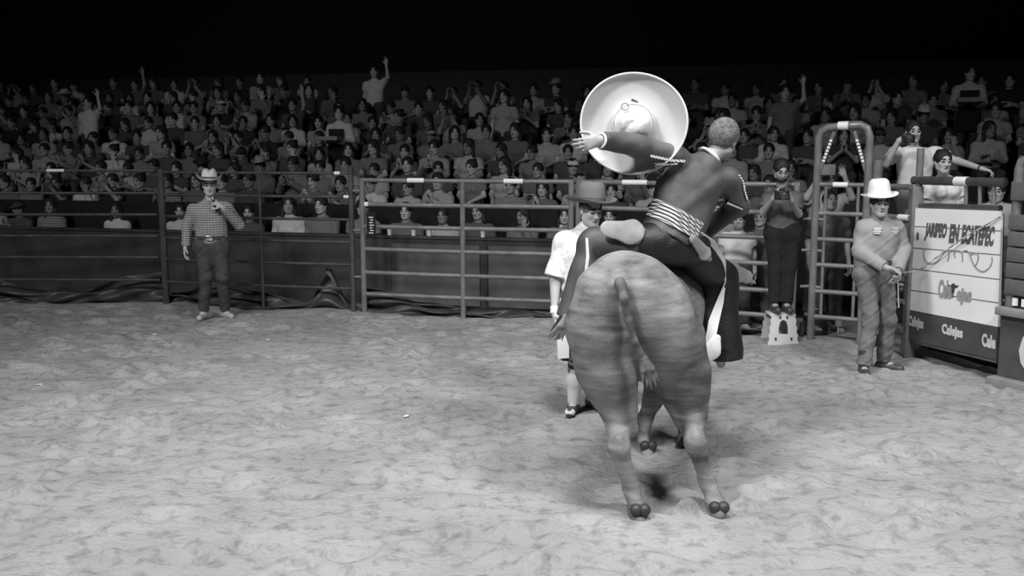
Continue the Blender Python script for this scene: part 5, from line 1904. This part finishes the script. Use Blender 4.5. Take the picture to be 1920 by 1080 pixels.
# white plastic step at the fence and the photographer standing on it
sx0, sx1 = G(1442, 643), G(1484, 643)
stw = .36
ctr = (sx0 + sx1) / 2 + V(0, .02, 0)
st = empty('step_stool', (0, 0, 0), 0, 'white plastic step with scalloped sides at the fence foot left of the arched gate', 'step')
n = 60
outl = []
H_ = .33
for i in range(13):
    z = H_ * i / 12
    outl.append((.165 - .035 * z / H_ + .008 * math.sin(i * 2.1), z))
for x_ in (.06, -.06):
    outl.append((x_, H_ + .008))
for i in range(12, -1, -1):
    z = H_ * i / 12
    outl.append((-.165 + .035 * z / H_ - .008 * math.sin(i * 2.1), z))
hole = [(.05, .12), (.052, .15), (.048, .21), (.034, .255), (.0, .275), (-.034, .255), (-.048, .21), (-.052, .15), (-.05, .12)]
bm = bmesh.new()
ov = [bm.verts.new((x_, 0, z_)) for x_, z_ in outl]
hv = [bm.verts.new((x_, 0, z_)) for x_, z_ in hole]
e_ = [bm.edges.new((ov[i], ov[(i + 1) % len(ov)])) for i in range(len(ov))] + [bm.edges.new((hv[i], hv[(i + 1) % len(hv)])) for i in range(len(hv))]
bmesh.ops.triangle_fill(bm, edges=e_, use_beauty=True)
me = bpy.data.meshes.new('front_panel'); bm.to_mesh(me); bm.free()
o = link('front_panel', me, M['plastic'], st); o.location = tuple(ctr + V(0, -.14, .0)); o.rotation_euler = (math.radians(-6), 0, 0)
mo = o.modifiers.new('thick', 'SOLIDIFY'); mo.thickness = .02
for hx_ in (-.085, .085):
    for hz_ in (.07, .305):
        b_ = MB(); b_.tube([(hx_ * (1 if hz_ < .2 else .45), -.012, hz_ - .012), (hx_ * (1 if hz_ < .2 else .45), -.012, hz_ + .012)], .009, 10)
        q = b_.build('hole_mark', M['black_plastic'], o)
b_ = MB(); b_.box(ctr + V(0, .02, H_ - .01), (.28, .24, .03), None, .008); b_.build('tread', M['plastic'], st)
o2 = link('back_panel', me.copy(), None, st); o2.location = tuple(ctr + V(0, .18, 0)); o2.rotation_euler = (math.radians(6), 0, 0)
mo = o2.modifiers.new('thick', 'SOLIDIFY'); mo.thickness = .02

fy_ = ctr[1] + .04
base = V(ctr[0], fy_, H_ + .005)
J = standing(base, (-.1, -1), 1.70)
P = J['P']; f, l, u = J['front'], J['l'], J['up']
J['anL'] = base + V(.065, .0, .095); J['anR'] = base + V(-.065, 0, .095); J['toeL'] = J['toeR'] = V(0, -1, 0)
J['knL'] = base + V(.08, -.02, .48); J['knR'] = base + V(-.08, -.02, .48)
J['head'] = W(1465, 320, fy_ - .06); J['neck'] = W(1466, 347, fy_); J['chest'] = W(1466, 385, fy_)
J['shR'] = W(1440, 368, fy_ - .02); J['shL'] = W(1493, 368, fy_ - .0)
J['elR'] = W(1430, 398, fy_ - .12); J['wrR'] = W(1450, 372, fy_ - .32); J['elL'] = W(1498, 402, fy_ - .12); J['wrL'] = W(1484, 376, fy_ - .32)
J['hdR'] = nrm(V(.35, -.2, .9)); J['pnR'] = V(1, 0, 0); J['tsR'] = 1; J['hdL'] = nrm(V(-.35, -.2, .9)); J['pnL'] = V(-1, 0, 0); J['tsL'] = -1
J['curlL'] = J['curlR'] = .7
J['face'] = nrm(V(.0, -1, -.45))
per = person_body(J, .0085, 'bearded photographer in black looking down at a camera left of the arched gate', mats=[M['skin'], M['eye'], M['lip']], g=.9)
dress(J, per, M['jacket'], M['black_drape'], .75, .9, 'short', shoes=False, low=.0)
boots(J, per, M['boot_dark'], .008, 'shoe', 'shoe')
fdir = J['face']; r_, f_, u_ = frame(fdir, J['up'])
hc2 = J['head']
R_ = np.stack([r_, f_, u_])
skinned('beard', [ell(hc2 + f_ * .035 - u_ * .075, V(.063, .064, .045), .02, R_), ell(hc2 + f_ * .09 - u_ * .055, V(.022, .02, .010), .005, R_, neg=True)], .006, M['hair'], per)
camera_prop(W(1466, 366, fy_ - .38), nrm(V(0, -1, -.1)), V(0, 0, 1), 'black camera in the hands of the bearded photographer in black', 1.15)

# people low behind the fence on the right of the rider
def onlooker(px, py, Y, label, shirt_m, face, hair='short', sl=.7, h_m=None, mats=None, height=None, woman=False, z0=0.0, arms=None, trou=None):
    """standing person whose head is seen at px, py at depth Y; feet on the floor z0"""
    hd = W(px, py, Y)
    hgt = (hd[2] - z0) / 1.63 * 1.75
    J = standing(V(hd[0], Y, z0), (face[0] * .4, -1), hgt)
    J['hs'] = max(.9, min(1.08, hgt / 1.7)); J['face'] = nrm(V(*face))
    if arms:
        arms(J)
    per = person_body(J, .0095, label, mats=mats or SK3, woman=woman, g=max(.8, min(1.05, hgt / 1.72)))
    dress(J, per, shirt_m, trou or M['dark_denim'], sl, max(.82, min(1.06, hgt / 1.7)), hair, h_m, woman=woman, h=.0105, shoes=False)
    return J, per


onlooker(1425, 408, 11.75, 'boy in a dark top behind the fence right of the rider', M['jacket'], (-.5, -1, .05), h_m=M['hair_brown'])
def arms_up(J):
    P = J['P']
    J['elR'] = P(-.26, .12, 1.42); J['wrR'] = P(-.14, .18, 1.66); J['hdR'] = nrm(V(.4, -.1, .9)); J['pnR'] = J['front']
    J['elL'] = P(.26, .12, 1.42); J['wrL'] = P(.14, .18, 1.66); J['hdL'] = nrm(V(-.4, -.1, .9)); J['pnL'] = J['front']
onlooker(1556, 378, 11.35, 'dark-haired person looking up, seen through the rails of the arched gate', M['jacket'], (.1, -1, .25))
J2, p2 = onlooker(1549, 335, 12.1, 'person in a pale shirt with hands raised behind the arched gate\'s sticker', M['shirt_grey'], (.1, -1, 0), arms=arms_up)
b_ = MB(); b_.box(J2['wrR'] + V(.06, -.05, .08), (.22, .012, .13), None, .003); o = b_.build('paper_sheet', M['grey_leather']); tag(o, 'grey sheet held up by the person behind the arched gate', 'sheet')
onlooker(1352, 395, 11.9, 'person in a pale top turned aside behind the fence at the rider\'s right', M['shirt_grey'], (-.8, -.6, 0), hair='bun', woman=True)
onlooker(1385, 412, 11.5, 'child in a light vest behind the fence beside the rider\'s elbow', M['white_cloth'], (-.3, -1, 0), hair='short', sl=.5)

# kit on the ground behind the arched gate
cg = G(1546, 640) + V(0, .35, 0)
b_ = MB(); b_.box(cg + V(0, 0, .12), (.24, .18, .20), None, .02); b_.box(cg + V(0, 0, .235), (.16, .12, .05), None, .01)
o = b_.build('equipment_case', M['black_plastic']); tag(o, 'black equipment case on the ground behind the arched gate', 'case')
b_ = MB(); b_.tube([cg + V(-.06, 0, .24), cg + V(-.05, 0, .31), cg + V(.05, 0, .31), cg + V(.06, 0, .24)], .01); b_.build('handle', M['silver'], o)
b_ = MB(); b_.box(cg + V(0, -.093, .10), (.10, .01, .05), None, .002); b_.build('clasp', M['silver'], o)
q = on_plane(1572, 605, cg + V(0, .12, 0), V(0, -1, 0))
b_ = MB(); b_.box(q, (.075, .02, .085), None, .004); b_.tube([V(q[0], q[1], 0), q - V(0, 0, .04)], .008); o = b_.build('marker', M['sticker']); tag(o, 'small white square marker on a stake behind the arched gate', 'marker')
b_ = MB()
pp = [G(1515, 643) + V(0, .25, .02), G(1518, 640) + V(0, .3, .14), G(1530, 638) + V(0, .3, .18), G(1540, 640) + V(0, .28, .03)]
b_.tube(pp, .028, 10); o = b_.build('hose', M['tarp']); tag(o, 'pale looped hose at the foot of the arched gate', 'hose')
lp = W(1547, 452, 11.9)
bm_, N_, L_, P_ = new_mat('torch_glow')
P_.inputs['Emission Color'].default_value = (1, 1, 1, 1); P_.inputs['Emission Strength'].default_value = 6
M['lamp'] = bm_
b_ = MB(); b_.tube([V(lp[0], lp[1], 0), V(lp[0], lp[1], lp[2] - .05)], .012); b_.tube([lp + V(0, .06, -.02), lp + V(0, -.02, 0)], [.03, .045], 16); o = b_.build('work_lamp', M['black_plastic']); tag(o, 'small lit work lamp behind the rails of the arched gate', 'lamp')
b_ = MB(); b_.lathe([(0, .012), (.024, .006), (.028, 0), (0, 0)], lp + V(0, -.022, 0), (0, -1, 0), 20); b_.build('lamp_glass', M['lamp'], o)

# things on the barrier's edge in front of the front row
for k_, (px, lab) in enumerate([(722, 'pale plastic cup on the barrier edge, leftmost by the hinge post'), (770, 'white plastic cup on the barrier edge behind the gate\'s left half'), (801, 'pale plastic cup on the barrier edge left of the gate\'s middle upright'), (905, 'pale plastic cup on the barrier edge right of the gate\'s middle upright')]):
    x_ = ray(px, 445); t_ = 13.0; xw = x_[0] * t_
    q = line_pt(xw, .04, .965)
    b_ = MB(); b_.lathe([(0, 0), (.027, 0), (.036, .10), (.038, .102), (.034, .10), (.026, .006), (0, .006)], q, (0, 0, 1), 20)
    o = b_.build('plastic_cup', M['sticker']); tag(o, lab, 'cup', 'cups on the barrier edge')

# scraps of litter on the dirt
for k_, (px, py, w_, lab) in enumerate([(290, 622, .05, 'small white scrap on the dirt just left of the announcer'), (762, 780, .06, 'white paper scrap on the dirt left of the bull'), (421, 689, .035, 'tiny pale scrap on the dirt straight in front of the announcer\'s feet'),
                                         (74, 725, .05, 'pale paper scrap on the dirt at far left'), (502, 640, .04, 'white scrap on the dirt in front of the hinge post\'s left')]):
    q = G(px, py); q[2] = gz(q[0], q[1]) + .006
    b_ = MB()
    a_ = k_ * 1.3
    c_, s__ = math.cos(a_), math.sin(a_)
    base = [(-1, -.5), (0, -.65), (1, -.4), (.9, .5), (0, .6), (-1, .55)]
    vs = [q + V((x_ * c_ - y_ * s__) * w_ / 2, (x_ * s__ + y_ * c_) * w_ / 2, .008 * abs(math.sin(3 * x_ + k_))) for x_, y_ in base]
    b_.add(vs + [v - V(0, 0, .004) for v in vs], [(0, 1, 2, 3, 4, 5), (11, 10, 9, 8, 7, 6)] + [(i, (i + 1) % 6, (i + 1) % 6 + 6, i + 6) for i in range(6)])
    o = b_.build('paper_scrap', M['paper']); tag(o, lab, 'litter', 'paper scraps on the dirt')
